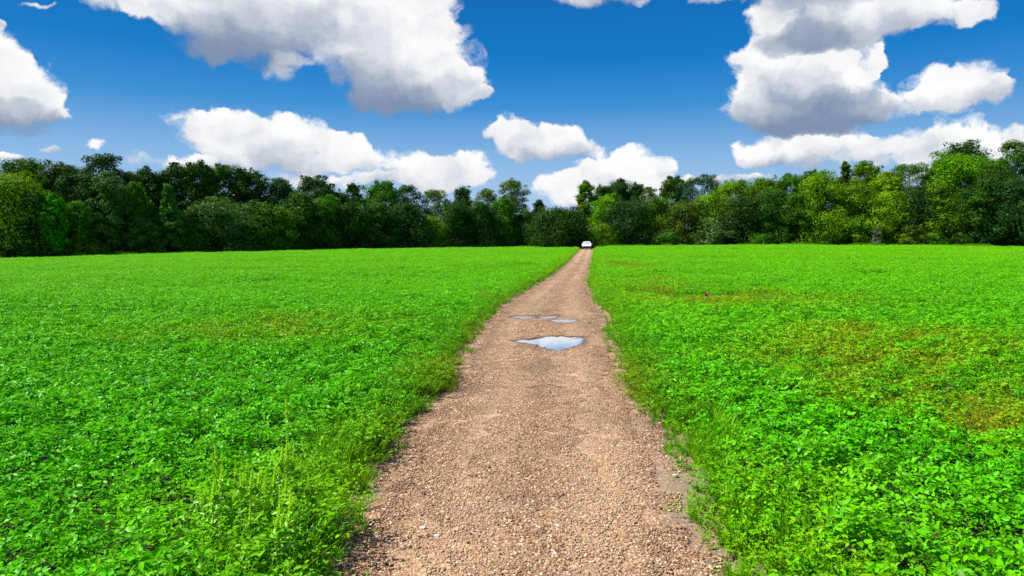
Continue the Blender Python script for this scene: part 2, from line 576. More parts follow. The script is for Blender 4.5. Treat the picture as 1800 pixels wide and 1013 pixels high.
def tree_mat(name, rough=.6, trans=.26):
    m, T = new_mat(name)
    isl = T.n('ShaderNodeNewGeometry').outputs['Random Per Island']
    oc = T.n('ShaderNodeObjectInfo').outputs['Color']
    pos = T.n('ShaderNodeNewGeometry').outputs['Position']
    nz = T.noise(pos, .45, 3, .6)
    k = T.m('ADD', T.m('MULTIPLY_ADD', isl, .40, .17), T.m('MULTIPLY', nz, .55))
    c = T.v('MULTIPLY', oc, T.n('ShaderNodeCombineXYZ', i_0=k, i_1=k, i_2=k).outputs[0])
    c = T.v('MULTIPLY', c, (1.72, 1.70, 1.6))
    warm = T.v('MULTIPLY', c, (1.45, 1.15, .6))
    c = T.mix(T.step(T.noise(pos, .23, 2, .5), .45, .72), c, warm)
    return finish(m, T, leaf_shader(T, c, rough, .06, trans))


def bark_mat():
    m, T = new_mat('bark')
    P = T.n('ShaderNodeBsdfPrincipled')
    tc = T.n('ShaderNodeTexCoord').outputs['Object']
    v = T.v('MULTIPLY', tc, (6, 6, 1))
    nz = T.noise(v, 2.0, 6, .65)
    oc = T.n('ShaderNodeObjectInfo').outputs['Color']
    c = T.mix(nz, rgb(.03, .024, .018), oc)
    T.set(P.inputs['Base Color'], c)
    P.inputs['Roughness'].default_value = .9
    bp = T.n('ShaderNodeBump', i_Height=nz)
    T.set(P.inputs['Normal'], bp.outputs[0])
    return finish(m, T, P.outputs[0])


def water_mat():
    m, T = new_mat('puddle_water')
    pos = T.n('ShaderNodeNewGeometry').outputs['Position']
    P = T.n('ShaderNodeBsdfPrincipled')
    mud = T.mix(T.noise(pos, 3, 4, .6), rgb(.42, .36, .30), rgb(.52, .46, .40))  # silty water colour, paled to stand in for reflected cloud
    T.set(P.inputs['Base Color'], mud)
    P.inputs['Roughness'].default_value = .5
    gl = T.n('ShaderNodeBsdfGlossy')
    gl.inputs[0].default_value = rgb(.98, .98, .98)
    gl.inputs['Roughness'].default_value = .07
    bp = T.n('ShaderNodeBump', i_Height=T.noise(pos, 9, 2, .5))
    bp.inputs['Strength'].default_value = .02
    T.set(gl.inputs['Normal'], bp.outputs[0])
    fr = T.n('ShaderNodeFresnel', i_IOR=1.9)
    f = T.m('ADD', fr.outputs[0], .32, clamp=True)
    mx = T.n('ShaderNodeMixShader', i_0=f)
    T.t.links.new(P.outputs[0], mx.inputs[1])
    T.t.links.new(gl.outputs[0], mx.inputs[2])
    return finish(m, T, mx.outputs[0])


M_SOIL, M_TRACK, M_PEB, M_TREE, M_BARK, M_WATER = soil_mat(), track_mat(), pebble_mat(), tree_mat('tree_leaf'), bark_mat(), water_mat()


# ------------------------------------------------------------------ ground
def make_ground():
    ys = np.concatenate([[-3000, -800, -200, -60, -20], np.arange(-6, 40, 2.0), np.arange(40, 260, 5.0), [270, 300, 350, 450, 700, 1200, 2500, 6000]])
    xs = np.concatenate([[-6000, -2500, -1200, -600, -400, -300], np.arange(-250, -60, 10.), np.arange(-60, 60, 2.5), np.arange(60, 251, 10.), [300, 400, 600, 1200, 2500, 6000]])
    Xg, Yg = np.meshgrid(xs, ys)
    Z = ground(Xg, Yg)
    o = off_track(Xg, Yg)
    V = np.stack([Xg, Yg, Z - .02], -1).reshape(-1, 3)
    nx = len(xs)
    i, j = np.meshgrid(np.arange(len(ys) - 1), np.arange(nx - 1), indexing='ij')
    a = (i * nx + j).ravel()
    F = np.stack([a, a + 1, a + 1 + nx, a + nx], 1)
    g = obj('ground', mesh_np('ground', V, F, M_SOIL, True))
    tag(g, 'brown field soil under the crop and the woods', 'ground', kind='structure')


make_ground()

PUDDLES = [
    ('largest puddle, a pale pointed pool across the middle of the track', [(909, 602), (925, 599), (945, 597), (958, 594), (978, 593.5), (1000, 594), (1021, 595), (1025, 600), (1020, 607), (1008, 612), (988, 616), (970, 616), (952, 612), (942, 608), (925, 605.5)]),
    ('narrow puddle at the left wheel line behind the largest puddle', [(900, 559.2), (912, 557.4), (922, 558.0), (938, 557.6), (940, 559.6), (930, 561.0), (917, 562.0), (906, 561.0)]),
    ('long oval puddle at the right wheel line behind the largest puddle', [(965, 564.8), (978, 563.2), (994, 563.4), (1008, 563.8), (1015, 566.4), (1002, 567.8), (988, 568.6), (976, 567.4)]),
    ('thin sliver of water between the two rear puddles', [(948, 560.4), (957, 559.8), (966, 558.2), (976, 557.4), (978, 558.8), (967, 560.2), (956, 561.4)]),
]
PUD = [np.array([drop(*p)[:2] for p in px]) for _, px in PUDDLES]


def poly_dist(poly, x, y):
    """Signed distance to a polygon (negative inside)."""
    P = np.stack([x, y], -1)
    d = np.full(x.shape, 1e9)
    inside = np.zeros(x.shape, bool)
    n = len(poly)
    for i in range(n):
        a, b = poly[i], poly[(i + 1) % n]
        ab = b - a
        t = np.clip(((P - a) @ ab) / (ab @ ab), 0, 1)
        d = np.minimum(d, np.linalg.norm(P - a - t[..., None] * ab, axis=-1))
        c = ((a[1] > y) != (b[1] > y)) & (x < (b[0] - a[0]) * (y - a[1]) / (b[1] - a[1] + 1e-12) + a[0])
        inside ^= c
    return np.where(inside, -d, d)


def puddle_dist(x, y):
    d = np.full(np.shape(x), 1e9)
    for p in PUD:
        # metres across count more than metres along: puddles are long and shallow
        d = np.minimum(d, poly_dist(p, x, y))
    return d


def rut_lines(u, x, y):
    """Paler, packed wheel lines along the track."""
    m = .03 * wob(y * .3, y * .1, 1., 2.)
    r = np.exp(-((u - .30 - m) / .10) ** 2) + np.exp(-((u - .72 - m) / .10) ** 2)
    return np.clip(r * (.75 + .5 * wob(x * 1.3, y * .35, 1., 4.)), 0, 1)


def make_track():
    ys = np.concatenate([np.arange(1.0, 6, .25), np.arange(6, 28, .14), np.arange(28, 60, .4), np.arange(60, 150, 1.0)])
    u = np.linspace(-.12, 1.12, 46)
    Yg = np.repeat(ys[:, None], len(u), 1)
    L, Rr = xl(Yg), xr(Yg)
    Xg = L + (Rr - L) * u[None, :]
    crown = .035 * (1 - (2 * u[None, :] - 1) ** 2)
    bumps = .0035 * wob(Xg, Yg, 1.6, .4) + .006 * wob(Xg, Yg, .5, 2.)
    pd = puddle_dist(Xg, Yg)
    dip = np.clip(1 - pd / .45, 0, 1)
    Z = ground(Xg, Yg) + .012 + np.maximum(crown, 0) + bumps * (1 - dip)
    Z = np.where(pd < .45, Z * (1 - dip) + (ground(Xg, Yg) + .018) * dip, Z)
    V = np.stack([Xg, Yg, Z], -1).reshape(-1, 3)
    nx = len(u)
    i, j = np.meshgrid(np.arange(len(ys) - 1), np.arange(nx - 1), indexing='ij')
    a = (i * nx + j).ravel()
    F = np.stack([a, a + 1, a + 1 + nx, a + nx], 1)
    me = mesh_np('gravel_track', V, F, M_TRACK, True)
    wet = np.clip(1 - (pd - .02) / .55, 0, 1) * .85
    U = np.repeat(u[None, :], len(ys), 0)
    # dark mud beside the rear puddles on the right edge
    c = drop(1048, 552)
    wet = np.maximum(wet, (.72 + .35 * wob(Xg, Yg, 2.2, 3.)) * np.exp(-((Xg - c[0] - .08 * wob(Yg, Yg, 1.5, 1.)) / .36) ** 2 - ((Yg - c[1]) / 2.6) ** 2))
    silt = np.maximum(np.clip((U - .82) / .13, 0, 1) * (.9 + .5 * wob(Xg, Yg, 1.1, 1.)), np.clip((.07 - U) / .12, 0, 1) * .8)
    c2 = drop(1215, 880)
    silt = silt * np.where(U > .5, .30 + .75 * np.exp(-((Yg - c2[1]) / 2.8) ** 2), .55)
    for nm, arr in (('wet', wet), ('silt', silt), ('rut', rut_lines(U, Xg, Yg))):
        at = me.attributes.new(nm, 'FLOAT', 'POINT')
        at.data.foreach_set('value', arr.astype(np.float32).ravel())
    tag(obj('gravel_track', me), 'brown gravel farm track running straight to the woods', 'track', kind='structure')

    for (label, _), poly in zip(PUDDLES, PUD):
        n = len(poly)
        pts = []
        for i in range(n):                                   # Catmull-Rom outline with a little raggedness
            p0, p1, p2, p3 = poly[i - 1], poly[i], poly[(i + 1) % n], poly[(i + 2) % n]
            for t in np.linspace(0, 1, 7)[:-1]:
                q = .5 * ((2 * p1) + (-p0 + p2) * t + (2 * p0 - 5 * p1 + 4 * p2 - p3) * t * t + (-p0 + 3 * p1 - 3 * p2 + p3) * t ** 3)
                q = q + np.array([.06 * wob(q[0], q[1], 5, 1.), .13 * wob(q[0], q[1], 4, 3.)])
                pts.append(q)
        pts = np.array(pts)
        c = pts.mean(0)
        zc = float(ground(c[0], c[1])) + .026
        V = np.concatenate([[[c[0], c[1], zc]], np.c_[pts, np.full(len(pts), zc)]])
        m = len(pts)
        F = np.array([[0, 1 + i, 1 + (i + 1) % m] for i in range(m)])
        me = mesh_np('puddle', V, F, M_WATER)
        tag(obj('puddle', me), label, 'puddle', 'puddles on the gravel track', 'structure')


make_track()


# ------------------------------------------------------------------ scatter with geometry nodes (for what nobody could count)
def source(name, meshes):
    c = bpy.data.collections.new(name)
    for i, me in enumerate(meshes):
        o = bpy.data.objects.new('%s_%02d' % (name, i), me)
        c.objects.link(o)
    return c


def scatter(name, P, rot, scl, idx, src, **attrs):
    me = bpy.data.meshes.new(name)
    n = len(P)
    me.vertices.add(n)
    me.vertices.foreach_set('co', np.asarray(P, np.float32).ravel())
    for nm, arr, typ, key in (('rot', rot, 'FLOAT_VECTOR', 'vector'), ('scl', scl, 'FLOAT_VECTOR', 'vector'), ('idx', idx, 'INT', 'value')):
        me.attributes.new(nm, typ, 'POINT').data.foreach_set(key, np.ascontiguousarray(arr, dtype=np.int32 if typ == 'INT' else np.float32).ravel())
    for nm, arr in attrs.items():
        me.attributes.new(nm, 'FLOAT', 'POINT').data.foreach_set('value', np.asarray(arr, np.float32).ravel())
    o = obj(name, me)
    g = bpy.data.node_groups.new(name, 'GeometryNodeTree')
    g.interface.new_socket('Geometry', in_out='INPUT', socket_type='NodeSocketGeometry')
    g.interface.new_socket('Geometry', in_out='OUTPUT', socket_type='NodeSocketGeometry')
    gi, go = g.nodes.new('NodeGroupInput'), g.nodes.new('NodeGroupOutput')
    ci = g.nodes.new('GeometryNodeCollectionInfo')
    ci.inputs['Collection'].default_value = src
    ci.inputs['Separate Children'].default_value = True
    ci.inputs['Reset Children'].default_value = True
    ip = g.nodes.new('GeometryNodeInstanceOnPoints')
    ip.inputs['Pick Instance'].default_value = True

    def named(nm, typ):
        nd = g.nodes.new('GeometryNodeInputNamedAttribute')
        nd.data_type = typ
        nd.inputs['Name'].default_value = nm
        return nd.outputs['Attribute']
    e2r = g.nodes.new('FunctionNodeEulerToRotation')
    L = g.links.new
    L(named('rot', 'FLOAT_VECTOR'), e2r.inputs[0])
    L(gi.outputs[0], ip.inputs['Points'])
    L(ci.outputs[0], ip.inputs['Instance'])
    L(named('idx', 'INT'), ip.inputs['Instance Index'])
    L(e2r.outputs[0], ip.inputs['Rotation'])
    L(named('scl', 'FLOAT_VECTOR'), ip.inputs['Scale'])
    L(ip.outputs[0], go.inputs[0])
    md = o.modifiers.new('scatter', 'NODES')
    md.node_group = g
    return o


# ---- plants to scatter
def soy_leaves(r, cx=0., cy=0., n=13, tall=.42, simple=False, big=1.0):
    """Leaflets of one soybean plant: three to a leaf, held level at the top of the plant."""
    k = n
    h = tall * (.28 + .72 * np.sqrt(r.random(k))) * r.uniform(.85, 1.1)
    az = r.random(k) * 6.283
    rad = r.uniform(.03, .20, k) * (1.15 - .5 * h / tall)
    base = np.stack([cx + rad * np.cos(az), cy + rad * np.sin(az), h], 1)
    P, N, A, L, W = [], [], [], [], []
    tilt = unit(np.stack([r.normal(0, .52, k), r.normal(0, .52, k), np.full(k, 1.0)], 1))
    for da in (-1.25, 0, 1.25):
        a = az + da + r.normal(0, .2, k)
        A.append(np.stack([np.cos(a), np.sin(a), r.normal(-.12, .22, k)], 1))
        N.append(tilt + r.normal(0, .26, (k, 3)))
        P.append(base + A[-1] * (.022 if da == 0 else .006))
        s = r.uniform(.034, .060, k) * big
        s = s * 1.12
        L.append(s); W.append(s * r.uniform(.50, .70, k))
    args = [np.concatenate(v) for v in (P, N, A, L, W)]
    return leaves(*args, LEAF4_V if simple else LEAF7_V, LEAF4_F if simple else LEAF7_F)


def weed_leaves(r, cx=0., cy=0., stems=7, tall=.36, size=.032, n=16, lean=.5):
    """A sprawling fine leaved weed."""
    parts = []
    for _ in range(stems):
        a = r.random() * 6.283
        ln = r.uniform(.15, lean)
        t = np.sort(r.random(n)) * .85 + .15
        hh = tall * r.uniform(.6, 1.15)
        px = cx + np.cos(a) * ln * t ** 1.2; py = cy + np.sin(a) * ln * t ** 1.2; pz = hh * (1 - (1 - t) ** 1.8)
        b = r.random(n) * 6.283
        A = np.stack([np.cos(b), np.sin(b), r.normal(.15, .3, n)], 1)
        N = np.stack([r.normal(0, .45, n), r.normal(0, .45, n), np.ones(n)], 1)
        L = r.uniform(.7, 1.5, n) * size
        parts.append(leaves(np.stack([px, py, pz], 1), N, A, L, L * .55, LEAF7_V, LEAF7_F))
        V, F = tube([[cx, cy, 0], [cx + np.cos(a) * ln * .4, cy + np.sin(a) * ln * .4, hh * .65], [cx + np.cos(a) * ln, cy + np.sin(a) * ln, hh]], [.003, .0025, .001], 3)
        parts.append((V, F))
    return join(parts)


def grass_blades(r, cx=0., cy=0., n=34, tall=.34, spread=.07, wid=.006):
    V, F = [], []
    for _ in range(n):
        a = r.random() * 6.283
        s = r.random() * spread
        h = tall * r.uniform(.45, 1.15); bend = r.uniform(.1, .75) * h
        b = a + r.normal(0, .5)
        o = np.array([cx + s * math.cos(a), cy + s * math.sin(a), 0])
        side = np.array([-math.sin(b), math.cos(b), 0]) * wid * r.uniform(.7, 1.4)
        k = len(V)
        for t, w in ((0, 1.), (.4, .9), (.75, .6)):
            c = o + np.array([math.cos(b) * bend * t ** 2, math.sin(b) * bend * t ** 2, h * (t - .25 * t ** 3 * bend / h)])
            V += [c + side * w, c - side * w]
        V.append(o + np.array([math.cos(b) * bend, math.sin(b) * bend, h * (1 - .3 * bend / h)]))
        F += [[k, k + 1, k + 3], [k, k + 3, k + 2], [k + 2, k + 3, k + 5], [k + 2, k + 5, k + 4], [k + 4, k + 5, k + 6]]
    return np.array(V), np.array(F)


def build_sources():
    ms = []
    for i in range(8):                                        # 0-7 single soybean plants
        r = np.random.default_rng(100 + i)
        ms.append(mesh_np('soybean_plant', *soy_leaves(r, n=int(r.integers(21, 26))), M_SOY))
    for i in range(6):                                        # 8-13 a two metre square of crop
        r = np.random.default_rng(200 + i)
        ps = [soy_leaves(r, x, y, 14, .42 * r.uniform(.82, 1.14), True, 1.2) for x, y in r.uniform(-1.05, 1.05, (96, 2))]
        ms.append(mesh_np('soybean_patch', *join(ps), M_SOY))
    for i in range(4):                                        # 14-17 fine leaved weeds
        r = np.random.default_rng(300 + i)
        ms.append(mesh_np('sprawling_weed', *weed_leaves(r), M_WEED))
    for i in range(4):                                        # 18-21 grass tufts
        r = np.random.default_rng(400 + i)
        ms.append(mesh_np('grass_tuft', *grass_blades(r), M_GRASS))
    for i in range(3):                                        # 22-24 a two metre square of weedy crop
        r = np.random.default_rng(500 + i)
        ps = [weed_leaves(r, x, y, 4, .36, .055, 10) for x, y in r.uniform(-1.0, 1.0, (40, 2))]
        ps += [grass_blades(r, x, y, 14, .40, .07, .010) for x, y in r.uniform(-1.0, 1.0, (26, 2))]
        ms.append(mesh_np('weedy_patch', *join(ps), M_WEED))
    return source('field_plants', ms)


SRC = build_sources()


def blob(x, y, px, py, sx, sy, amp=1.0):
    c = drop(px, py, .35)
    return amp * np.exp(-((x - c[0]) / sx) ** 2 - ((y - c[1]) / sy) ** 2)


def patch_masks(x, y):
    """Where the photo's field turns lime green (lime) or olive and dry (dry)."""
    lime = blob(x, y, 480, 850, 1.3, 1.3, .95) + blob(x, y, 560, 980, .9, .8, .6) + blob(x, y, 1420, 930, 1.7, 1.4, .85) + blob(x, y, 1230, 760, .8, 2., .4) \
        + blob(x, y, 1560, 820, .8, .6, .3) + blob(x, y, 1130, 540, 2.0, 6, .4) + blob(x, y, 640, 720, .9, 1.4, .35)
    dry = blob(x, y, 1480, 620, 2.6, 2.2, .85) + blob(x, y, 1660, 690, 2.0, 1.6, .9) + blob(x, y, 1770, 740, 1.1, .9, 1.0) + blob(x, y, 1500, 580, 2.2, 2.0, .75) \
        + blob(x, y, 1330, 525, 5, 3.6, .75) + blob(x, y, 1150, 500, 3, 9, .5) + blob(x, y, 440, 585, 4, 2.0, .55) + blob(x, y, 560, 560, 3.5, 2.2, .45) + blob(x, y, 1740, 600, 3, 2.5, .5) \
        + blob(x, y, 1100, 465, 1.6, 12, .8) + blob(x, y, 980, 590, .1, .1, 0)
    n = wob(x, y, .9, 1.3) * .5 + wob(x, y, 2.4, .2) * .35
    lime = np.clip(lime * .62 * (1 + 1.1 * n) - .05 + .10 * np.clip(wob(x, y, .22, 4.), 0, 1), 0, 1)
    dry = np.clip(dry * (1 + 1.5 * n + .7 * wob(x, y, 1.7, 8.)) - .06, 0, 1)
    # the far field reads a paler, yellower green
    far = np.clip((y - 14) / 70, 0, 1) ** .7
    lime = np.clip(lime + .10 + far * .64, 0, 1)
    return lime, dry


def make_crop():
    step = .185
    ys = np.arange(2.4, 27, step)
    pts = []
    for y in ys:
        w = y * .86 + 2.6
        x = np.arange(-w, w, step)
        pts.append(np.stack([x, np.full(len(x), y)], 1))
    A = np.concatenate(pts) + rng.uniform(-.5, .5, (sum(len(p) for p in pts), 2)) * step * 1.3
    x, y = A.T
    edge = off_track(x, y) + .16 * wob(x, y, 1.4, .7)
    keep = edge > .36
    x, y, edge = x[keep], y[keep], edge[keep]
    lime, dry = patch_masks(x, y)
    # a few thin spots show the shade between the plants
    thin = wob(x, y, .8, 5.1)
    keep = ~((thin < -.72) & (rng.random(len(x)) < .55))
    x, y, edge, lime, dry = (v[keep] for v in (x, y, edge, lime, dry))
    idx = rng.integers(0, 8, len(x))
    weedy = rng.random(len(x)) < np.maximum(dry * .85, lime * .6)
    idx = np.where(weedy, np.where(rng.random(len(x)) < .7, rng.integers(14, 18, len(x)), rng.integers(18, 22, len(x))), idx)
    near_edge = np.clip((edge - .3) / .9, 0, 1)
    s = (1 + .16 * wob(x, y, .33, 2.) + .10 * wob(x, y, 1.3, .5)) * rng.uniform(.72, 1.25, len(x)) * (.76 + .28 * near_edge)
    # beyond: squares of crop
    st = 1.55
    pts = []
    for yy in np.arange(26.6, 154, st):
        w = yy * .88 + 3
        xx = np.arange(-w, w, st)
        pts.append(np.stack([xx, np.full(len(xx), yy)], 1))
    Bp = np.concatenate(pts) + rng.uniform(-.35, .35, (sum(len(p) for p in pts), 2)) * st
    bx, by = Bp.T
    keep = (off_track(bx, by) > 1.30 + .1 * wob(bx, by, .7, 1.)) & (by < edge_depth(bx / by) - .2)
    bx, by = bx[keep], by[keep]
    # a single line of plants closes the field's margin beside the track, further off
    my = np.repeat(np.arange(26.6, 132, .30), 5)
    mo = rng.uniform(.25, 1.4, len(my))
    my = my + rng.uniform(-.15, .15, len(my))
    mx = np.concatenate([xl(my) - mo, xr(my) + mo]); my = np.concatenate([my, my]); mo = np.concatenate([mo, mo])
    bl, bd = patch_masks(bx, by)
    ml, mdry = patch_masks(mx, my)
    bi = np.where(rng.random(len(bx)) < bd * .9, rng.integers(22, 25, len(bx)), rng.integers(8, 14, len(bx)))
    mi = np.where(rng.random(len(mx)) < .35, rng.integers(14, 22, len(mx)), rng.integers(0, 8, len(mx)))
    bs = (1 + .30 * wob(bx * .5, by, .16, 3.) + .12 * wob(bx, by, .5, 1.)) * rng.uniform(.9, 1.1, len(bx))
    msz = rng.uniform(.7, 1.15, len(mx)) * (.65 + .35 * np.clip(mo / .9, 0, 1)) * 1.15
    X = np.concatenate([x, bx, mx]); Y = np.concatenate([y, by, my])
    I = np.concatenate([idx, bi, mi])
    S = np.concatenate([np.stack([s * 1.05, s * 1.05, s], 1), np.stack([np.ones(len(bx)), np.ones(len(bx)), bs], 1), np.stack([msz, msz, msz], 1)])
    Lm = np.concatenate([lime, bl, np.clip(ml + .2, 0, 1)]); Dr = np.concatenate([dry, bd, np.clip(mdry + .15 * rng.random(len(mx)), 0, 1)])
    tint = np.clip(.5 + .35 * wob(X, Y, .21, 7.) + rng.normal(0, .30, len(X)), 0, 1)
    rot = np.stack([rng.normal(0, .07, len(X)) * (S[:, 0] != 1.0), rng.normal(0, .07, len(X)) * (S[:, 0] != 1.0), rng.random(len(X)) * 6.283], 1)
    P = np.stack([X, Y, ground(X, Y) - .02], 1)
    mid = .5 * (xl(Y) + xr(Y))
    for left, label in ((True, 'dense green soybean crop filling the field left of the track'), (False, 'dense green soybean crop with olive weedy patches right of the track')):
        k = (X < mid) if left else (X >= mid)
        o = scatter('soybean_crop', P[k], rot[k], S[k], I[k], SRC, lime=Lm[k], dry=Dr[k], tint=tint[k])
        tag(o, label, 'crop', kind='stuff')


make_crop()


def make_verge():
    """Grass and low weeds along both sides of the gravel."""
    P = []
    for y0, y1, per in ((3.5, 14, 120), (14, 30, 60), (30, 70, 22), (70, 130, 8)):
        n = int((y1 - y0) * per)
        yy = rng.uniform(y0, y1, n)
        P.append(yy)
    yy = np.concatenate(P)
    side = rng.random(len(yy)) < .5
    off = rng.beta(1.5, 1.5, len(yy)) * 1.15 - .26
    x = np.where(side, xl(yy) - off, xr(yy) + off)
    e = off + .20 * wob(x, yy, 1.1, 2.2) + .10 * wob(x, yy, 3.3, .9)
    mud = drop(1050, 552)
    keep = (e > -.06) & ~((np.abs(yy - mud[1]) < 2.6) & (np.abs(x - mud[0]) < .45) & (rng.random(len(x)) < .6))
    x, yy, e, side = x[keep], yy[keep], e[keep], side[keep]
    k = np.clip((e + .1) / .65, 0, 1)
    grass = rng.random(len(x)) < np.where(wob(x, yy, .6, 3.) > .1, .75, .35)
    idx = np.where(grass, rng.integers(18, 22, len(x)), rng.integers(14, 18, len(x)))
    s = (.34 + .90 * k) * rng.uniform(.7, 1.3, len(x)) * (1 + .28 * blob(x, yy, 570, 960, .9, 1.6) + .2 * blob(x, yy, 690, 800, .6, 2.))
    olive = blob(x, yy, 815, 640, .8, 3.0, .8) + blob(x, yy, 870, 570, .8, 3.0, .7) + blob(x, yy, 1090, 640, .7, 2.5, .7) + blob(x, yy, 740, 760, .5, .8, .5)
    dry = np.clip(olive + .25 * (1 - k) * rng.random(len(x)) + .15 * wob(x, yy, 1.3, 1.), 0, 1)
    lm, _ = patch_masks(x, yy)
    lime = np.clip(lm * .7 + .45 * rng.random(len(x)) ** 2, 0, 1)
    tint = np.clip(rng.normal(.42, .32, len(x)), 0, 1)
    rot = np.stack([rng.normal(0, .15, len(x)), rng.normal(0, .15, len(x)), rng.random(len(x)) * 6.283], 1)
    P = np.stack([x, yy, ground(x, yy) - .01], 1)
    for left, label in ((True, 'grass and low weeds fringing the left side of the track'), (False, 'low weeds and grass fringing the right side of the track')):
        m = side if left else ~side
        o = scatter('verge_grass', P[m], rot[m], np.stack([s[m]] * 3, 1), idx[m], SRC, lime=lime[m], dry=dry[m], tint=tint[m])
        tag(o, label, 'grass', kind='stuff')


make_verge()

def make_margin():
    n = 2600
    sl = rng.uniform(-.92, .92, n)
    d = edge_depth(sl) + rng.uniform(-.3, 2.4, n)
    x = sl * d
    keep = off_track(x, d) > .8
    x, d = x[keep], d[keep]
    n = len(x)
    h = np.clip(.9 + 1.3 * wob(x, d, .35, 2.) + rng.normal(0, .35, n), .5, 3.4)
    S = np.stack([rng.uniform(.45, .8, n), rng.uniform(.45, .8, n), h], 1)
    rot = np.stack([np.zeros(n), np.zeros(n), rng.random(n) * 6.283], 1)
    o = scatter('margin_grass', np.stack([x, d, ground(x, d) - .02], 1), rot, S, rng.integers(22, 25, n), SRC,
                lime=rng.random(n) * .3, dry=np.clip(.25 + .4 * wob(x, d, .2, 1.), 0, 1), tint=rng.random(n) * .6)
    tag(o, 'rough tall grass and brambles along the foot of the woods', 'grass', kind='stuff')


make_margin()

# ---- gravel
ICO_V = None


def ico():
    global ICO_V, ICO_F
    t = (1 + 5 ** .5) / 2
    ICO_V = unit(np.array([[-1, t, 0], [1, t, 0], [-1, -t, 0], [1, -t, 0], [0, -1, t], [0, 1, t], [0, -1, -t], [0, 1, -t], [t, 0, -1], [t, 0, 1], [-t, 0, -1], [-t, 0, 1]], float))
    ICO_F = np.array([[0, 11, 5], [0, 5, 1], [0, 1, 7], [0, 7, 10], [0, 10, 11], [1, 5, 9], [5, 11, 4], [11, 10, 2], [10, 7, 6], [7, 1, 8], [3, 9, 4], [3, 4, 2], [3, 2, 6], [3, 6, 8], [3, 8, 9], [4, 9, 5], [2, 4, 11], [6, 2, 10], [8, 6, 7], [9, 8, 1]])


ico()


def stones(r, x, y, size):
    n = len(x)
    V = ICO_V[None] * (1 + r.uniform(-.28, .28, (n, 12, 1)))
    sc = np.stack([r.uniform(.75, 1.35, n), r.uniform(.6, 1.0, n), r.uniform(.40, .75, n)], 1) * size[:, None]
    V = V * sc[:, None, :]
    a = r.random(n) * 6.283
    ca, sa = np.cos(a)[:, None], np.sin(a)[:, None]
    tl = r.normal(0, .3, n)[:, None]
    Vx = V[..., 0] * ca - V[..., 1] * sa; Vy = V[..., 0] * sa + V[..., 1] * ca
    Vz = V[..., 2] + tl * V[..., 0]
    V = np.stack([Vx + x[:, None], Vy + y[:, None], Vz + size[:, None] * .26], -1)
    F = ICO_F[None] + (np.arange(n) * 12)[:, None, None]
    return V.reshape(-1, 3), F.reshape(-1, 3)


def make_gravel():
    ms = []
    for i in range(6):
        r = np.random.default_rng(700 + i)
        n = 980
        size = .0054 + .0118 * r.random(n) ** 2.6
        size[r.random(n) < .012] *= 1.9
        ms.append(mesh_np('gravel_tile', *stones(r, r.uniform(-.27, .27, n), r.uniform(-.27, .27, n), size), M_PEB))
    for i in range(3):
        r = np.random.default_rng(760 + i)
        n = 240
        size = .010 + .010 * r.random(n) ** 2
        ms.append(mesh_np('gravel_tile_loose', *stones(r, r.uniform(-.27, .27, n), r.uniform(-.27, .27, n), size), M_PEB))
    for i in range(3):                                        # a few stones strewn over bare silt
        r = np.random.default_rng(790 + i)
        n = 60
        size = .005 + .010 * r.random(n) ** 2
        ms.append(mesh_np('strewn_stones', *stones(r, r.uniform(-.27, .27, n), r.uniform(-.27, .27, n), size), M_PEB))
    src = source('loose_gravel', ms)
    pts = []
    for y in np.arange(3.6, 95, .42):
        a, b = float(xl(y)), float(xr(y))
        xx = np.arange(a + .1, b - .05, .42)
        pts.append(np.stack([xx, np.full(len(xx), y)], 1))
    A = np.concatenate(pts) + rng.uniform(-.12, .12, (sum(len(p) for p in pts), 2))
    x, y = A.T
    pd = puddle_dist(x, y)
    u = (x - xl(y)) / (xr(y) - xl(y))
    silt = np.clip((u - .82) / .1, 0, 1) * (.95 + .6 * wob(x, y, 1.1, 1.)) * np.exp(-((y - float(drop(1215, 880)[1])) / 3.0) ** 2)
    stray = (silt >= .62) & (rng.random(len(x)) < .8)
    keep = (pd > .30) & (((x - drop(1048, 552)[0]) / .5) ** 2 + ((y - drop(1048, 552)[1]) / 2.6) ** 2 > .1 + .5 * rng.random(len(x))) & ((silt < .62 + .3 * rng.random(len(x))) | stray) & (u > .03) & (rng.random(len(x)) < np.clip(1.15 - (y - 24) / 60, .0, 1))
    x, y, u, stray = x[keep], y[keep], u[keep], stray[keep]
    crown = .035 * (1 - (2 * u - 1) ** 2)
    z = ground(x, y) + .012 + crown + .0035 * wob(x, y, 1.6, .4) + .006 * wob(x, y, .5, 2.) - .002
    n = len(x)
    idx = rng.integers(0, 6, n)
    worn = wob(x, y, .45, 6.)
    idx = np.where((worn > .65) & (rng.random(n) < .35), rng.integers(6, 9, n), idx)
    sl = np.clip((u - .78) / .12, 0, 1) * np.exp(-((y - float(drop(1215, 880)[1])) / 3.2) ** 2)
    idx = np.where((sl > .25) & (rng.random(n) < .55), rng.integers(6, 9, n), idx)
    idx = np.where(stray, np.where(rng.random(n) < .35, rng.integers(6, 9, n), rng.integers(9, 12, n)), idx)
    rot = np.stack([np.zeros(n), np.zeros(n), rng.random(n) * 6.283], 1)
    o = scatter('gravel', np.stack([x, y, z], 1), rot, np.ones((n, 3)), idx, src, tint=rng.random(n), rut=rut_lines(u, x, y))
    tag(o, 'loose brown and tan pebbles covering the track', 'gravel', kind='stuff')


make_gravel()


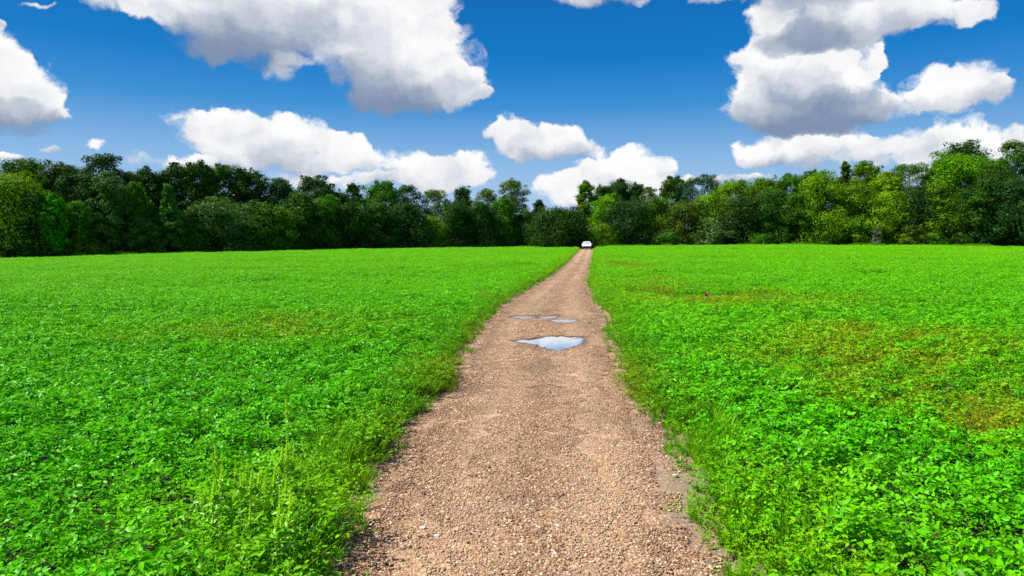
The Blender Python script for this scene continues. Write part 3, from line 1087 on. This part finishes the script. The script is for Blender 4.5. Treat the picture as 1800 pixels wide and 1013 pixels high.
# ------------------------------------------------------------------ stones lying on the track
M_PALE = plain('pale_stone', (.50, .44, .37), .85, bump=.4, scale=60)
M_DARKSTONE = plain('dark_stone', (.10, .075, .06), .85, bump=.4, scale=60)
STONES = [
    (771, 816, .030, M_PALE, 'pale flat stone beside the grass on the left of the track'),
    (778, 811, .022, M_PALE, 'small pale stone touching the flat one by the left grass'),
    (744, 935, .045, M_PALE, 'long tan stone on the gravel at lower left of the track'),
    (769, 949, .036, M_PALE, 'grey pale stone low on the left of the track'),
    (980, 932, .042, M_PALE, 'whitish stone near the middle of the gravel track'),
    (976, 981, .036, M_PALE, 'round white stone nearest the bottom of the track'),
    (1188, 842, .045, M_PALE, 'white flat stone on the grey silt at the right edge'),
    (1160, 748, .028, M_PALE, 'small white stone where the gravel meets the right weeds'),
    (951, 823, .022, M_DARKSTONE, 'small blackish stone in the centre of the track'),
    (928, 843, .028, M_DARKSTONE, 'dark brown lump of gravel left of the track centre'),
    (953, 531, .06, M_DARKSTONE, 'dark clod standing on the track beyond the puddles'),
]
for X, Y, s, mt, label in STONES:
    p = drop(X, Y)
    r = np.random.default_rng(int(X * 7 + Y))
    bm_v = ICO_V * (1 + r.uniform(-.25, .25, (12, 1))) * np.array([1.15, .85, .5]) * s
    me = mesh_np('stone', bm_v, ICO_F, mt, True)
    o = obj('stone', me, loc=(p[0], p[1], p[2] + .03 + s * .25))
    o.rotation_euler.z = r.random() * 6
    sb = o.modifiers.new('sub', 'SUBSURF'); sb.levels = 1; sb.render_levels = 1
    tag(o, label, 'stone', 'larger stones lying on the track')


# ------------------------------------------------------------------ trees
def crown_leaves(r, kind, H, R, n, leaf):
    """Leaf clumps of a crown, standing on z = 0 with its top at H."""
    base = {'round': .10, 'bushy': .0, 'cone': .03, 'column': .06, 'airy': .30, 'spread': .04, 'shrub': .0}[kind]
    nl = {'round': 54, 'bushy': 66, 'cone': 60, 'column': 54, 'airy': 52, 'spread': 60, 'shrub': 24}[kind]
    t = (np.arange(nl) + r.random(nl)) / nl
    if kind == 'cone': prof = (1 - t) ** .75 * .95 + .06
    elif kind == 'column': prof = np.sqrt(np.clip(1 - np.abs(2 * t - .9) ** 2.6, .02, 1)) * .85 + .1 * (t < .9)
    elif kind == 'bushy': prof = np.sqrt(np.clip(1 - t ** 2.4, .02, 1))
    elif kind == 'shrub': prof = np.sqrt(np.clip(1 - t ** 2, .02, 1))
    elif kind == 'spread': prof = np.sqrt(np.clip(1 - (1.5 * t - .5) ** 2, .05, 1))
    else: prof = np.sqrt(np.clip(1 - (1.8 * t - .85) ** 2, .04, 1))
    ang = np.arange(nl) * 2.39996 + r.normal(0, .5, nl)
    rl = R * r.uniform(.30, .50, nl) * (.65 + .35 * prof)
    if kind == 'airy': rl *= .72
    if kind == 'cone': rl = R * r.uniform(.2, .34, nl) * (.45 + .6 * prof)
    rad = np.maximum(R * prof - rl * .75, 0) * r.uniform(.35, 1.08, nl) ** .6 * np.where(r.random(nl) < .22, r.uniform(1.1, 1.4, nl), 1.0)
    rl = rl * r.choice([.7, 1.0, 1.25], nl)
    top = H * np.where(t > .8, r.uniform(.93, 1.0, nl), 1.0) - rl * .62
    z = base * H + t * (H - base * H)
    z = np.minimum(z, top)
    z = np.maximum(z, rl * .25)
    C = np.stack([rad * np.cos(ang), rad * np.sin(ang), z], 1)
    # sprigs that break the outline
    ns = nl // 2
    k = r.integers(0, nl, ns)
    dirs = unit(r.normal(0, 1, (ns, 3)) + np.array([0, 0, .8]))
    C2 = C[k] + dirs * rl[k][:, None] * r.uniform(.8, 1.25, ns)[:, None]
    r2 = rl[k] * r.uniform(.25, .45, ns)
    C2[:, 2] = np.minimum(C2[:, 2], H - r2 * .3)
    C = np.concatenate([C, C2]); rl = np.concatenate([rl, r2])
    wgt = rl ** 1.8
    cnt = np.maximum((n * wgt / wgt.sum()).astype(int), 6)
    L = np.repeat(np.arange(len(C)), cnt)
    N = len(L)
    d = unit(r.normal(0, 1, (N, 3)) + np.array([0, 0, .25]))
    rr = rl[L] * (1 - .55 * r.random(N) ** 2.0) * r.uniform(.85, 1.12, N)
    flat = .66 if kind != 'spread' else .48
    P = C[L] + d * rr[:, None] * np.array([1, 1, flat])
    keep = P[:, 2] > .05
    P, d = P[keep], d[keep]
    N = len(P)
    nrm = unit(d * 1.0 + r.normal(0, .30, (N, 3)) + np.array([0, 0, .30]))
    A = r.normal(0, 1, (N, 3)) + np.array([0, 0, -.35])
    ln = leaf * r.uniform(.65, 1.35, N)
    outer = leaves(P, nrm, A, ln, ln * r.uniform(.5, .8, N), LEAF4_V, LEAF4_F)
    if kind == 'airy':
        return outer
    # leafy heart of each bough, so that little light comes through the middle of the tree
    M = int(n * .16)
    b = r.choice(len(C), M, p=rl ** 2 / (rl ** 2).sum())
    d2 = unit(r.normal(0, 1, (M, 3)))
    P2 = C[b] + d2 * (rl[b] * .62 * r.random(M) ** .5)[:, None] * np.array([1, 1, flat])
    P2[:, 2] = np.maximum(P2[:, 2], .1)
    l2 = leaf * r.uniform(1.8, 2.8, M)
    inner = leaves(P2, d2 + r.normal(0, .3, (M, 3)), r.normal(0, 1, (M, 3)), l2, l2 * .7, LEAF4_V, LEAF4_F)
    return join([outer, inner])


def trunk_mesh(r, H, R, kind, thick=1.0):
    parts = []
    h = H * (.86 if kind in ('airy', 'cone', 'column') else .72)
    rb = max(.07, H * .014) * thick
    pts = [[0, 0, -.15]] + [[r.normal(0, .02) * H * t, r.normal(0, .02) * H * t, h * t] for t in (.25, .5, .75, 1.0)]
    parts.append(tube(pts, [rb * 1.25, rb, rb * .75, rb * .5, rb * .15], 7))
    for i in range(9 if kind == 'airy' else 6):
        t = r.uniform(.3, .9)
        a = r.random() * 6.283
        z0 = h * t
        ln = R * r.uniform(.5, .85)
        parts.append(tube([[0, 0, z0], [math.cos(a) * ln * .5, math.sin(a) * ln * .5, z0 + ln * .35], [math.cos(a) * ln, math.sin(a) * ln, min(z0 + ln * .85, H * .96)]],
                          [rb * .4 * (1.1 - t), rb * .25, rb * .08], 5))
    return join(parts)


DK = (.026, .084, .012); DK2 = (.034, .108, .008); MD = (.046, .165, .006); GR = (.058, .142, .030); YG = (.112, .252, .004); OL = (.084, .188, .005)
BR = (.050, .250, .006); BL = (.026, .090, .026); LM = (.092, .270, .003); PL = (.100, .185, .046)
# centre x, top y, width (photo), metres behind the field's edge, shape, leaf colour, label
TREES = [
    # woods on the left, skyline first
    (40, 276, 100, 16, 'round', DK2, 'dark tree behind the yellow-green one at the left edge'),
    (108, 284, 88, 15, 'round', DK, 'dark broad tree on the skyline above the bright green sapling'),
    (178, 266, 74, 13, 'airy', DK, 'tallest ragged tree of the left woods, sky showing through its top'),
    (140, 300, 80, 8, 'round', DK, 'dark leafy tree below and left of the tallest ragged tree'),
    (232, 300, 70, 14, 'round', DK2, 'low dark tree in the skyline dip right of the ragged tree'),
    (262, 294, 66, 15, 'round', DK, 'dark tree left of the pointed green tree, on the skyline'),
    (305, 288, 72, 16, 'round', DK, 'dark rounded tree on the skyline above the pointed green tree'),
    (345, 284, 70, 15, 'round', DK2, 'dark tree with a ragged flat top above the grey-green bushy tree'),
    (390, 286, 78, 16, 'round', DK2, 'broad dome of dark leaves topping the skyline over the grey-green tree'),
    (438, 298, 72, 15, 'round', DK, 'dark sloping tree right of the broad dome on the skyline'),
    (492, 311, 66, 14, 'column', BL, 'bluish dark tree with a spiky top on the left skyline'),
    (552, 308, 70, 15, 'round', DK, 'dense dark dome standing alone above the left skyline'),
    (590, 333, 56, 16, 'round', DK, 'low dark tree just right of the lone dense dome'),
    (620, 322, 54, 13, 'column', DK, 'narrow dark tree left of the ragged mid-green tree'),
    (672, 315, 66, 12, 'round', MD, 'mid-green ragged topped tree above the centre of the left woods'),
    (716, 324, 52, 15, 'airy', DK, 'slim airy tree right of the ragged mid-green tree'),
    (764, 331, 60, 14, 'airy', PL, 'pale thin leaved tree in the skyline dip of the left woods'),
    (815, 326, 46, 13, 'column', DK, 'narrow dark spire between two pale thin trees'),
    (855, 331, 48, 15, 'airy', PL, 'small pale topped tree left of the tall see-through tree'),
    (900, 314, 54, 16, 'airy', PL, 'tall see-through tree near the end of the left woods'),
    (947, 350, 26, 20, 'round', DK, 'last dark tree of the left woods, beside the gap'),
    # front of the left woods
    (10, 302, 120, 3, 'bushy', YG, 'yellow-green leafy tree cut by the left edge of the photo'),
    (60, 336, 66, 1.5, 'bushy', DK2, 'dark shaded tree right of the yellow-green edge tree'),
    (92, 338, 48, .5, 'column', BR, 'narrow bright green sapling at the front of the left woods'),
    (134, 352, 56, 2, 'bushy', MD, 'bushy mid-green tree between the sapling and the pale trunk'),
    (187, 302, 78, 2, 'column', GR, 'grey-green tree with a thin pale trunk showing'),
    (236, 318, 64, 3, 'column', MD, 'upright green tree right of the one with the pale trunk'),
    (296, 322, 70, 1, 'cone', (.040, .165, .014), 'pointed cone shaped green tree in the left woods'),
    (250, 380, 60, .5, 'shrub', GR, 'grey-green thicket at the foot of the upright tree'),
    (388, 348, 108, 1, 'spread', GR, 'spreading grey-green bushy tree at the front of the left woods'),
    (338, 366, 50, 2, 'bushy', DK2, 'dark bushy tree between the cone tree and the grey-green one'),
    (460, 354, 70, 1.5, 'bushy', (.054, .140, .008), 'olive small tree right of the spreading grey-green tree'),
    (490, 362, 48, 1, 'bushy', (.075, .180, .006), 'small lighter green tree beneath the bluish spiky one'),
    (527, 338, 72, 3, 'bushy', DK2, 'dark tree below and left of the lone dense dome'),
    (568, 344, 66, 3, 'bushy', MD, 'mid-green tree below the lone dense dome'),
    (612, 356, 66, 2, 'bushy', DK, 'blackish green tree at the front, under the narrow dark one'),
    (660, 352, 64, 2.5, 'bushy', (.030, .105, .012), 'brighter green tree at the front of the left woods'),
    (712, 356, 72, 2, 'bushy', DK, 'dark wide tree below the slim airy one'),
    (760, 380, 56, 1, 'bushy', OL, 'low olive tree at the front near the skyline dip'),
    (800, 352, 72, 3, 'bushy', DK, 'dark bulky tree below the narrow spire'),
    (846, 356, 64, 2.5, 'bushy', DK, 'dark front tree left of the mid-green one by the gap'),
    (884, 346, 62, 4, 'bushy', MD, 'mid-green dense tree under the tall see-through tree'),
    (926, 370, 48, 3, 'bushy', DK, 'shaded tree at the right end of the left woods'),
    # beside the end of the track
    (985, 363, 104, -9, 'bushy', (.024, .066, .006), 'big dark round tree beside the car at the end of the track'),
    (1030, 317, 44, 12, 'column', OL, 'pale olive tree with a thin pointed top above the car'),
    (1060, 392, 40, -2, 'bushy', OL, 'olive bush beside the track just right of the car'),
    # woods on the right, skyline first
    (1062, 322, 46, 24, 'round', DK, 'dark tree on the skyline just right of the thin pointed one'),
    (1090, 314, 56, 25, 'round', DK, 'tallest dark crown of the skyline group right of the car'),
    (1120, 322, 48, 24, 'round', DK, 'dark right hand crown of the skyline group right of the car'),
    (1142, 328, 36, 20, 'airy', PL, 'small pale feathery tree ending the dark skyline group'),
    (1182, 311, 50, 20, 'round', DK, 'lone dark crown between two gaps of sky in the right woods'),
    (1236, 307, 74, 18, 'airy', BL, 'open crowned tree with sky holes right of the lone dark crown'),
    (1290, 314, 76, 14, 'round', YG, 'yellow-green rounded tree right of the open crowned one'),
    (1345, 310, 72, 14, 'round', OL, 'olive tree on the low skyline of the right woods'),
    (1388, 306, 66, 13, 'round', MD, 'green tree between the olive one and the dark leafy one'),
    (1428, 296, 56, 12, 'round', DK2, 'dark leafy tree left of the pointed light green tree'),
    (1486, 281, 62, 12, 'cone', (.050, .110, .012), 'pointed light green tree rising over the right woods'),
    (1520, 284, 66, 13, 'round', OL, 'brownish olive tree next to the pointed light green tree'),
    (1600, 286, 84, 12, 'airy', GR, 'twiggy bluish green tree on the right skyline'),
    (1555, 305, 70, 10, 'round', YG, 'yellowish crown left of the twiggy bluish tree'),
    (1694, 245, 92, 16, 'round', DK, 'dark dome high above the right woods'),
    (1655, 283, 60, 12, 'round', OL, 'olive crown at the left foot of the high dark dome'),
    (1792, 238, 70, 12, 'airy', DK2, 'tall loose dark tree cut by the right edge of the photo'),
    (1750, 276, 72, 12, 'round', MD, 'green crown between the high dome and the right edge tree'),
    # front of the right woods
    (1069, 341, 56, 6, 'bushy', LM, 'bright lime green tree behind the olive bush by the track'),
    (1110, 350, 100, 3, 'bushy', (.022, .070, .012), 'dark green wide tree at the left end of the right woods'),
    (1160, 346, 60, 5, 'bushy', OL, 'yellowish olive tree below the lone dark crown'),
    (1205, 352, 78, 2.5, 'spread', (.060, .110, .010), 'green spreading tree below the open crowned one'),
    (1250, 338, 76, 5, 'bushy', YG, 'yellow-green tree at the front below the sky holes'),
    (1248, 382, 50, 1, 'bushy', PL, 'pale green small tree at the front of the right woods'),
    (1305, 342, 84, 3, 'bushy', (.028, .075, .010), 'dark bulky tree in front of the yellow-green rounded one'),
    (1360, 330, 72, 4, 'bushy', (.036, .110, .010), 'fresh green tree in front of the low olive skyline tree'),
    (1396, 340, 60, 2.5, 'bushy', DK2, 'dark shaded tree left of the broad yellow-green one'),
    (1446, 302, 92, 3, 'bushy', YG, 'broad yellow-green tree with branches reaching low on its left'),
    (1502, 322, 84, 3, 'bushy', OL, 'olive green tree in front of the pointed light green one'),
    (1562, 330, 84, 2.5, 'spread', YG, 'layered yellowish tree with level branches in the right woods'),
    (1612, 326, 76, 3, 'bushy', (.026, .070, .014), 'deep green tree below the twiggy bluish one'),
    (1650, 318, 70, 3.5, 'bushy', OL, 'olive tree below and left of the bright lime one'),
    (1690, 268, 92, 6, 'round', LM, 'bright lime crown directly in front of the high dark dome'),
    (1704, 330, 70, 2, 'bushy', DK2, 'dark tree beneath the bright lime crown'),
    (1752, 292, 104, 3, 'spread', (.030, .095, .010), 'large green tree with layered boughs near the right edge'),
    (1806, 306, 96, 1, 'spread', (.018, .062, .016), 'dark green tree at the front cut by the right edge'),
    (1544, 394, 24, .2, 'cone', (.130, .170, .120), 'small silvery shrub at the foot of the layered yellowish tree'),
    (1604, 393, 44, .2, 'shrub', (.085, .140, .010), 'rounded light green bush at the foot of the deep green tree'),
    (1640, 408, 40, .2, 'shrub', MD, 'low green bush right of the rounded light green one'),
    (1450, 412, 40, .2, 'shrub', DK2, 'low dark bush under the broad yellow-green tree'),
    (1330, 410, 44, .2, 'shrub', MD, 'low bush at the foot of the dark bulky right tree'),
    (1170, 408, 44, .2, 'shrub', MD, 'low green bush below the yellowish olive tree'),
    (160, 428, 60, .2, 'shrub', OL, 'low straw tinged bush below the thin pale trunk'),
    (30, 400, 60, .2, 'shrub', DK2, 'dark bush at the foot of the left edge tree'),
    (350, 410, 56, .2, 'shrub', DK2, 'dark low bush left of the foot of the grey-green tree'),
    (560, 408, 50, .2, 'shrub', DK, 'dark low bush under the mid-green tree of the left woods'),
    (690, 408, 50, .2, 'shrub', DK, 'dark low bush at the middle of the left woods'),
    (840, 408, 54, .2, 'shrub', DK, 'dark low bush near the right end of the left woods'),
]


def plant_tree(i, X, top, w, back, kind, col, label):
    s = (X - 900) / FPX
    depth = float(edge_depth(s)) + back
    if back >= 0: depth += w * .35 * depth / FPX * (.3 if back > 6 else 1.0)
    d = ray(X, top)
    k = depth / d[1]
    x, ztop = d[0] * k, EYE + d[2] * k
    zg = float(ground(x, depth))
    H = ztop - zg
    R = .5 * w * depth / FPX * (1.06 if kind in ('cone', 'column') else 1.30 if back < 7 else 1.20)
    r = np.random.default_rng(1000 + i)
    shrub = kind == 'shrub' or top > 385
    name = 'shrub' if shrub else {'cone': 'conical_tree', 'column': 'columnar_tree'}.get(kind, 'broadleaf_tree')
    root = bpy.data.objects.new(name, None)
    COL.objects.link(root)
    root.location = (x, depth, zg)
    root.empty_display_size = .5
    tag(root, label, 'shrub' if shrub else 'tree', 'trees of the left woods' if X < 970 else 'trees of the right woods')
    n = int((1.5 if 'big dark round' in label else 1) * np.clip(260 * R * H * (.75 if kind == 'airy' else 1.0), 1800, 21000))
    leaf = .27 if not shrub else .20
    Vc, Fc = crown_leaves(r, kind, H, R, n, leaf)
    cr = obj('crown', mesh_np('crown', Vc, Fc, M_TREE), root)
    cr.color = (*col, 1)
    tr = obj('trunk', mesh_np('trunk', *trunk_mesh(r, H, R, kind), M_BARK, True), root)
    tr.color = (.30, .27, .22, 1) if 'pale trunk' in label else (.085, .068, .052, 1)


for i, t in enumerate(TREES):
    plant_tree(i, *t)


def make_undergrowth():
    """The shaded thicket inside both woods, which reads as one mass."""
    n = 60000
    s = rng.uniform(-.95, .95, n)
    gap = (1022 - 900) / FPX
    dep = edge_depth(s) + rng.uniform(2.5, 26, n)
    x = s * dep
    lim = 2.2 + 4.2 * np.abs(wob(s * 40, dep, .5, 1.)) + .12 * (dep - edge_depth(s))
    z = ground(x, dep) + rng.random(n) * lim
    keep = np.abs(s - gap - .004) > .012
    x, dep, z = x[keep], dep[keep], z[keep]
    n = len(x)
    L = rng.uniform(.35, .8, n)
    V, F = leaves(np.stack([x, dep, z], 1), rng.normal(0, 1, (n, 3)) + [0, -.3, .5], rng.normal(0, 1, (n, 3)), L, L * .7, LEAF4_V, LEAF4_F)
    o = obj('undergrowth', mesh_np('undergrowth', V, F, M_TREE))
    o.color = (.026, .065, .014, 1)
    tag(o, 'dark leafy undergrowth between the trunks of the woods', 'undergrowth', kind='stuff')


make_undergrowth()


# ------------------------------------------------------------------ white car at the end of the track
def make_car():
    p = drop(1031.5, 438.8)
    root = bpy.data.objects.new('car', None)
    COL.objects.link(root)
    root.location = p + np.array([0, 0, .03])
    root.rotation_euler.z = R_(-6.5)
    tag(root, 'small white car standing at the far end of the gravel track', 'car')
    white = plain('white_paint', (.80, .81, .83), .25, coat=.6, scale=3)
    glass = plain('car_glass', (.34, .37, .40), .06, spec=.9, scale=2)  # pale base colour stands in for sky reflected in the glass
    black = plain('black_trim', (.012, .012, .013), .5, scale=20)
    tyre = plain('tyre_rubber', (.016, .016, .016), .85, scale=30)
    alloy = plain('wheel_alloy', (.45, .46, .48), .3, .8, scale=8)
    lens = plain('lamp_lens', (.62, .64, .66), .1, spec=.8, scale=12)

    def loft(name, secs, mat, parent=root, smooth=False, bevel=.03):
        """Closed skin through cross-sections given as lists of equal length."""
        S = np.array(secs, float)
        n, m = S.shape[:2]
        V = S.reshape(-1, 3)
        me = bpy.data.meshes.new(name)
        F = []
        for i in range(n - 1):
            for k in range(m):
                a, b = i * m + k, i * m + (k + 1) % m
                F.append((a, b, b + m, a + m))
        F.append(tuple(range(m - 1, -1, -1)))
        F.append(tuple(range((n - 1) * m, n * m)))
        me.from_pydata([tuple(v) for v in V], [], F)
        me.materials.append(mat)
        me.update()
        o = obj(name, me, parent)
        if bevel:
            b = o.modifiers.new('bevel', 'BEVEL'); b.width = bevel; b.segments = 2; b.limit_method = 'ANGLE'; b.angle_limit = R_(25)
        return o

    def sec(y, w, z0, z1, belt):
        hw = w / 2
        return [(-hw * .92, y, z0), (hw * .92, y, z0), (hw, y, z0 + .18), (hw, y, belt), (hw * .93, y, z1), (-hw * .93, y, z1), (-hw, y, belt), (-hw, y, z0 + .18)]
    # nose towards the camera (-Y)
    loft('body', [sec(-2.12, 1.46, .34, .66, .58), sec(-1.98, 1.66, .24, .78, .66), sec(-1.3, 1.78, .22, .92, .78), sec(-.75, 1.80, .22, .99, .86),
                  sec(.9, 1.80, .22, 1.00, .88), sec(1.8, 1.74, .24, .98, .88), sec(2.05, 1.62, .34, .92, .80)], white)
    # cabin shell, narrower to the roof
    def ring(z, y0, y1, w0, w1):
        return [(-w0 / 2, y0, z), (w0 / 2, y0, z), (w1 / 2, y1, z), (-w1 / 2, y1, z)]
    loft('roof', [ring(.97, -.86, 1.78, 1.58, 1.52), ring(1.20, -.50, 1.62, 1.46, 1.42), ring(1.42, -.12, 1.35, 1.28, 1.24), ring(1.48, .10, 1.15, 1.12, 1.10)], white, bevel=.04)

    def quad(name, pts, mat, off, parent=root, t=.012):
        P = np.array(pts, float)
        nrm = unit(np.cross(P[1] - P[0], P[2] - P[0])[None])[0]
        A, Bq = P + nrm * off, P + nrm * (off - t)
        V = np.concatenate([A, Bq]); n = len(P)
        F = [tuple(range(n)), tuple(range(2 * n - 1, n - 1, -1))] + [(i, i + n, (i + 1) % n + n, (i + 1) % n) for i in range(n)]
        me = bpy.data.meshes.new(name); me.from_pydata([tuple(v) for v in V], [], F); me.materials.append(mat); me.update()
        return obj(name, me, parent)
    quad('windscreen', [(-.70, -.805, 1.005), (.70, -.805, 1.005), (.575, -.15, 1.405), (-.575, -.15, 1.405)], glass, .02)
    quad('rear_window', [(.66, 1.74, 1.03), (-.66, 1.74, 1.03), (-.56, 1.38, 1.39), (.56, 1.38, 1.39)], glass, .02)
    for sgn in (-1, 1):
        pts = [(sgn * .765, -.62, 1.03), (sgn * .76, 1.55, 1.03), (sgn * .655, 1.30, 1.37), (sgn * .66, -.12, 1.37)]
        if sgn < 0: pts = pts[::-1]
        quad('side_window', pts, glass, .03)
    quad('grille', [(-.42, -2.10, .40), (.42, -2.10, .40), (.46, -2.09, .60), (-.46, -2.09, .60)], black, .03)
    loft('bumper', [[(-.86, -2.00, .20), (.86, -2.00, .20), (.82, -2.19, .24), (-.82, -2.19, .24)], [(-.84, -2.0, .62), (.84, -2.0, .62), (.80, -2.18, .60), (-.80, -2.18, .60)]], black, bevel=.02)
    for sgn in (-1, 1):
        loft('headlight', [[(sgn * .50, -2.13, .54), (sgn * .80, -1.98, .54), (sgn * .78, -1.9, .56), (sgn * .50, -2.04, .56)],
                           [(sgn * .52, -2.11, .69), (sgn * .81, -1.95, .72), (sgn * .78, -1.88, .72), (sgn * .52, -2.0, .70)]], lens, bevel=.01)
        loft('mirror', [[(sgn * .86, -.62, .98), (sgn * 1.03, -.64, .98), (sgn * 1.03, -.55, .98), (sgn * .86, -.53, .98)],
                        [(sgn * .88, -.62, 1.10), (sgn * 1.02, -.63, 1.11), (sgn * 1.02, -.55, 1.11), (sgn * .88, -.54, 1.10)]], white, bevel=.02)
        for yy in (-1.32, 1.32):
            w = bpy.data.objects.new('wheel', None); COL.objects.link(w); w.parent = root
            w.location = (sgn * .80, yy, .31)

            def disc(name, prof, mat):
                V, F, seg = [], [], 24
                for (xx, rr) in prof:
                    for k in range(seg):
                        a = 2 * math.pi * k / seg
                        V.append((xx, rr * math.cos(a), rr * math.sin(a)))
                for i in range(len(prof) - 1):
                    for k in range(seg):
                        a, b = i * seg + k, i * seg + (k + 1) % seg
                        F.append((a, b, b + seg, a + seg))
                F.append(tuple(range(seg - 1, -1, -1))); F.append(tuple(range((len(prof) - 1) * seg, len(prof) * seg)))
                me = bpy.data.meshes.new(name); me.from_pydata(V, [], F); me.materials.append(mat); me.update()
                return obj(name, me, w)
            disc('tyre', [(-.10, .22), (-.10, .29), (-.07, .31), (.07, .31), (.10, .29), (.10, .22)], tyre)
            disc('rim', [(-.106, .06), (-.108, .20), (.108, .20), (.115, .06)], alloy)


make_car()


# ------------------------------------------------------------------ red marker flag in the right field
def make_flag():
    p = drop(1239, 527, .4)
    root = bpy.data.objects.new('marker_flag', None); COL.objects.link(root)
    root.location = p
    tag(root, 'small red-orange marker flag standing in the right field', 'marker flag')
    wire = plain('flag_wire', (.30, .30, .30), .4, .6)
    cloth = plain('flag_plastic', (.75, .055, .030), .5)
    obj('pole', mesh_np('pole', *tube([[0, 0, -.1], [.005, 0, .3], [0, 0, .72]], [.004, .004, .003], 6), wire), root)
    V, F = [], []
    for i in range(7):
        t = i / 6
        for zz in (.56, .71):
            V.append([.004 + t * .11, .018 * math.sin(t * 5), zz - t * .07 * (1 if zz < .6 else .8)])
    V = np.array(V)
    F = np.array([[2 * i, 2 * i + 2, 2 * i + 3, 2 * i + 1] for i in range(6)])
    o = obj('flag', mesh_np('flag', V, F, cloth, True), root)
    sm = o.modifiers.new('thick', 'SOLIDIFY'); sm.thickness = .002


make_flag()

# ------------------------------------------------------------------ tall weeds standing above the crop
M_STEM = plain('weed_stem', (.30, .60, .020), .6, scale=30)
M_SEED, _T = new_mat('seed_spike')
finish(M_SEED, _T, leaf_shader(_T, _T.mix(_T.noise(_T.n('ShaderNodeTexCoord').outputs['Object'], 60, 3, .6), rgb(.42, .78, .02), rgb(.62, .88, .05)), .7, .1, .4))
M_TALL = plain('tall_weed_leaf', (.150, .400, .006), .5, scale=25)


def weed_meshes(seed, tall):
    r = np.random.default_rng(seed)
    lean = r.normal(0, .06, 2)
    f = lambda t: np.array([lean[0] * t * t, lean[1] * t * t, tall * t])
    st = [tube([f(0), f(.5), f(.8)], [.006, .005, .004], 5)]
    spikes = [(f(.72), f(1.0), .016)]
    for _ in range(4):
        t = r.uniform(.55, .8); a = r.random() * 6.283
        b = f(t); e = b + np.array([math.cos(a) * .07, math.sin(a) * .07, r.uniform(.10, .2) * tall])
        spikes.append((b, e, .011))
    parts = []
    for b, e, w in spikes:
        n = 70
        t = r.random(n); a = r.random(n) * 6.283
        P = b[None] + (e - b)[None] * t[:, None]
        out = np.stack([np.cos(a), np.sin(a), np.full(n, .8)], 1)
        L = w * (1.6 - t) * 1.5
        parts.append(leaves(P, np.stack([np.cos(a + 1.5), np.sin(a + 1.5), np.zeros(n)], 1), out, L, L * .6, LEAF4_V, LEAF4_F))
        parts.append(tube([b, e], [w * .45, w * .15], 4))
    n = 26
    t = r.uniform(.35, .85, n); a = r.random(n) * 6.283
    P = np.array([f(q) for q in t])
    A = np.stack([np.cos(a), np.sin(a), r.normal(.25, .2, n)], 1)
    L = r.uniform(.05, .09, n)
    lf = leaves(P, np.stack([r.normal(0, .4, n), r.normal(0, .4, n), np.ones(n)], 1), A, L, L * .45)
    return mesh_np('stem', *join(st), M_STEM), mesh_np('seed_head', *join(parts), M_SEED), mesh_np('foliage', *lf, M_TALL)


WM = [weed_meshes(50 + i, .78 + .05 * i) for i in range(4)]


def tall_weed(px, py, k, s, label, group, n):
    p = drop(px, py, .45)
    root = bpy.data.objects.new('tall_weed', None); COL.objects.link(root)
    root.location = p; root.scale = (s, s, s); root.rotation_euler.z = n * 1.7
    tag(root, label, 'weed', group)
    for nm, me in zip(('stem', 'seed_head', 'foliage'), WM[k]):
        obj(nm, me, root)


wl = [(352, 880), (358, 898), (384, 880), (389, 860), (372, 905), (405, 905), (420, 890), (432, 905), (437, 880), (448, 902), (462, 880), (470, 905), (478, 870), (490, 850), (503, 845),
      (515, 842), (500, 880), (485, 965), (495, 950), (507, 960), (440, 925), (415, 860)]
for n, (a, b) in enumerate(wl):
    tall_weed(a, b, n % 4, .80 + .05 * (n % 5), 'yellowish seeding weed spike above the crop at lower left', 'seeding weeds at lower left', n)
tall_weed(508, 742, 1, .95, 'single yellowish weed spike apart from the lower left cluster', None, 3)
tall_weed(1341, 442, 2, 2.0, 'lone dark tall weed far out in the right field', None, 5)
tall_weed(610, 690, 0, .8, 'small weed spike beside the left verge', None, 8)


# ------------------------------------------------------------------ tufts growing in the track itself
for n, (px, py, size, label) in enumerate([(943, 559, .55, 'tiny green weed tuft growing between the two rear puddles'),
                                           (829, 625, .75, 'small dark weed tuft standing out on the gravel by the left verge'),
                                           (1036, 572, .8, 'low weed clump in the mud right of the rear puddles'),
                                           (1147, 752, .5, 'little yellowish green sprig at the right edge of the gravel')]):
    p = drop(px, py)
    r = np.random.default_rng(900 + n)
    t = obj('weed_tuft', mesh_np('weed_tuft', *weed_leaves(r, 0, 0, 9, .22, .030, 14, .32), M_WEED), loc=(p[0], p[1], p[2] + .02))
    t.scale = (size,) * 3
    tag(t, label, 'weed', 'weeds on the gravel track')
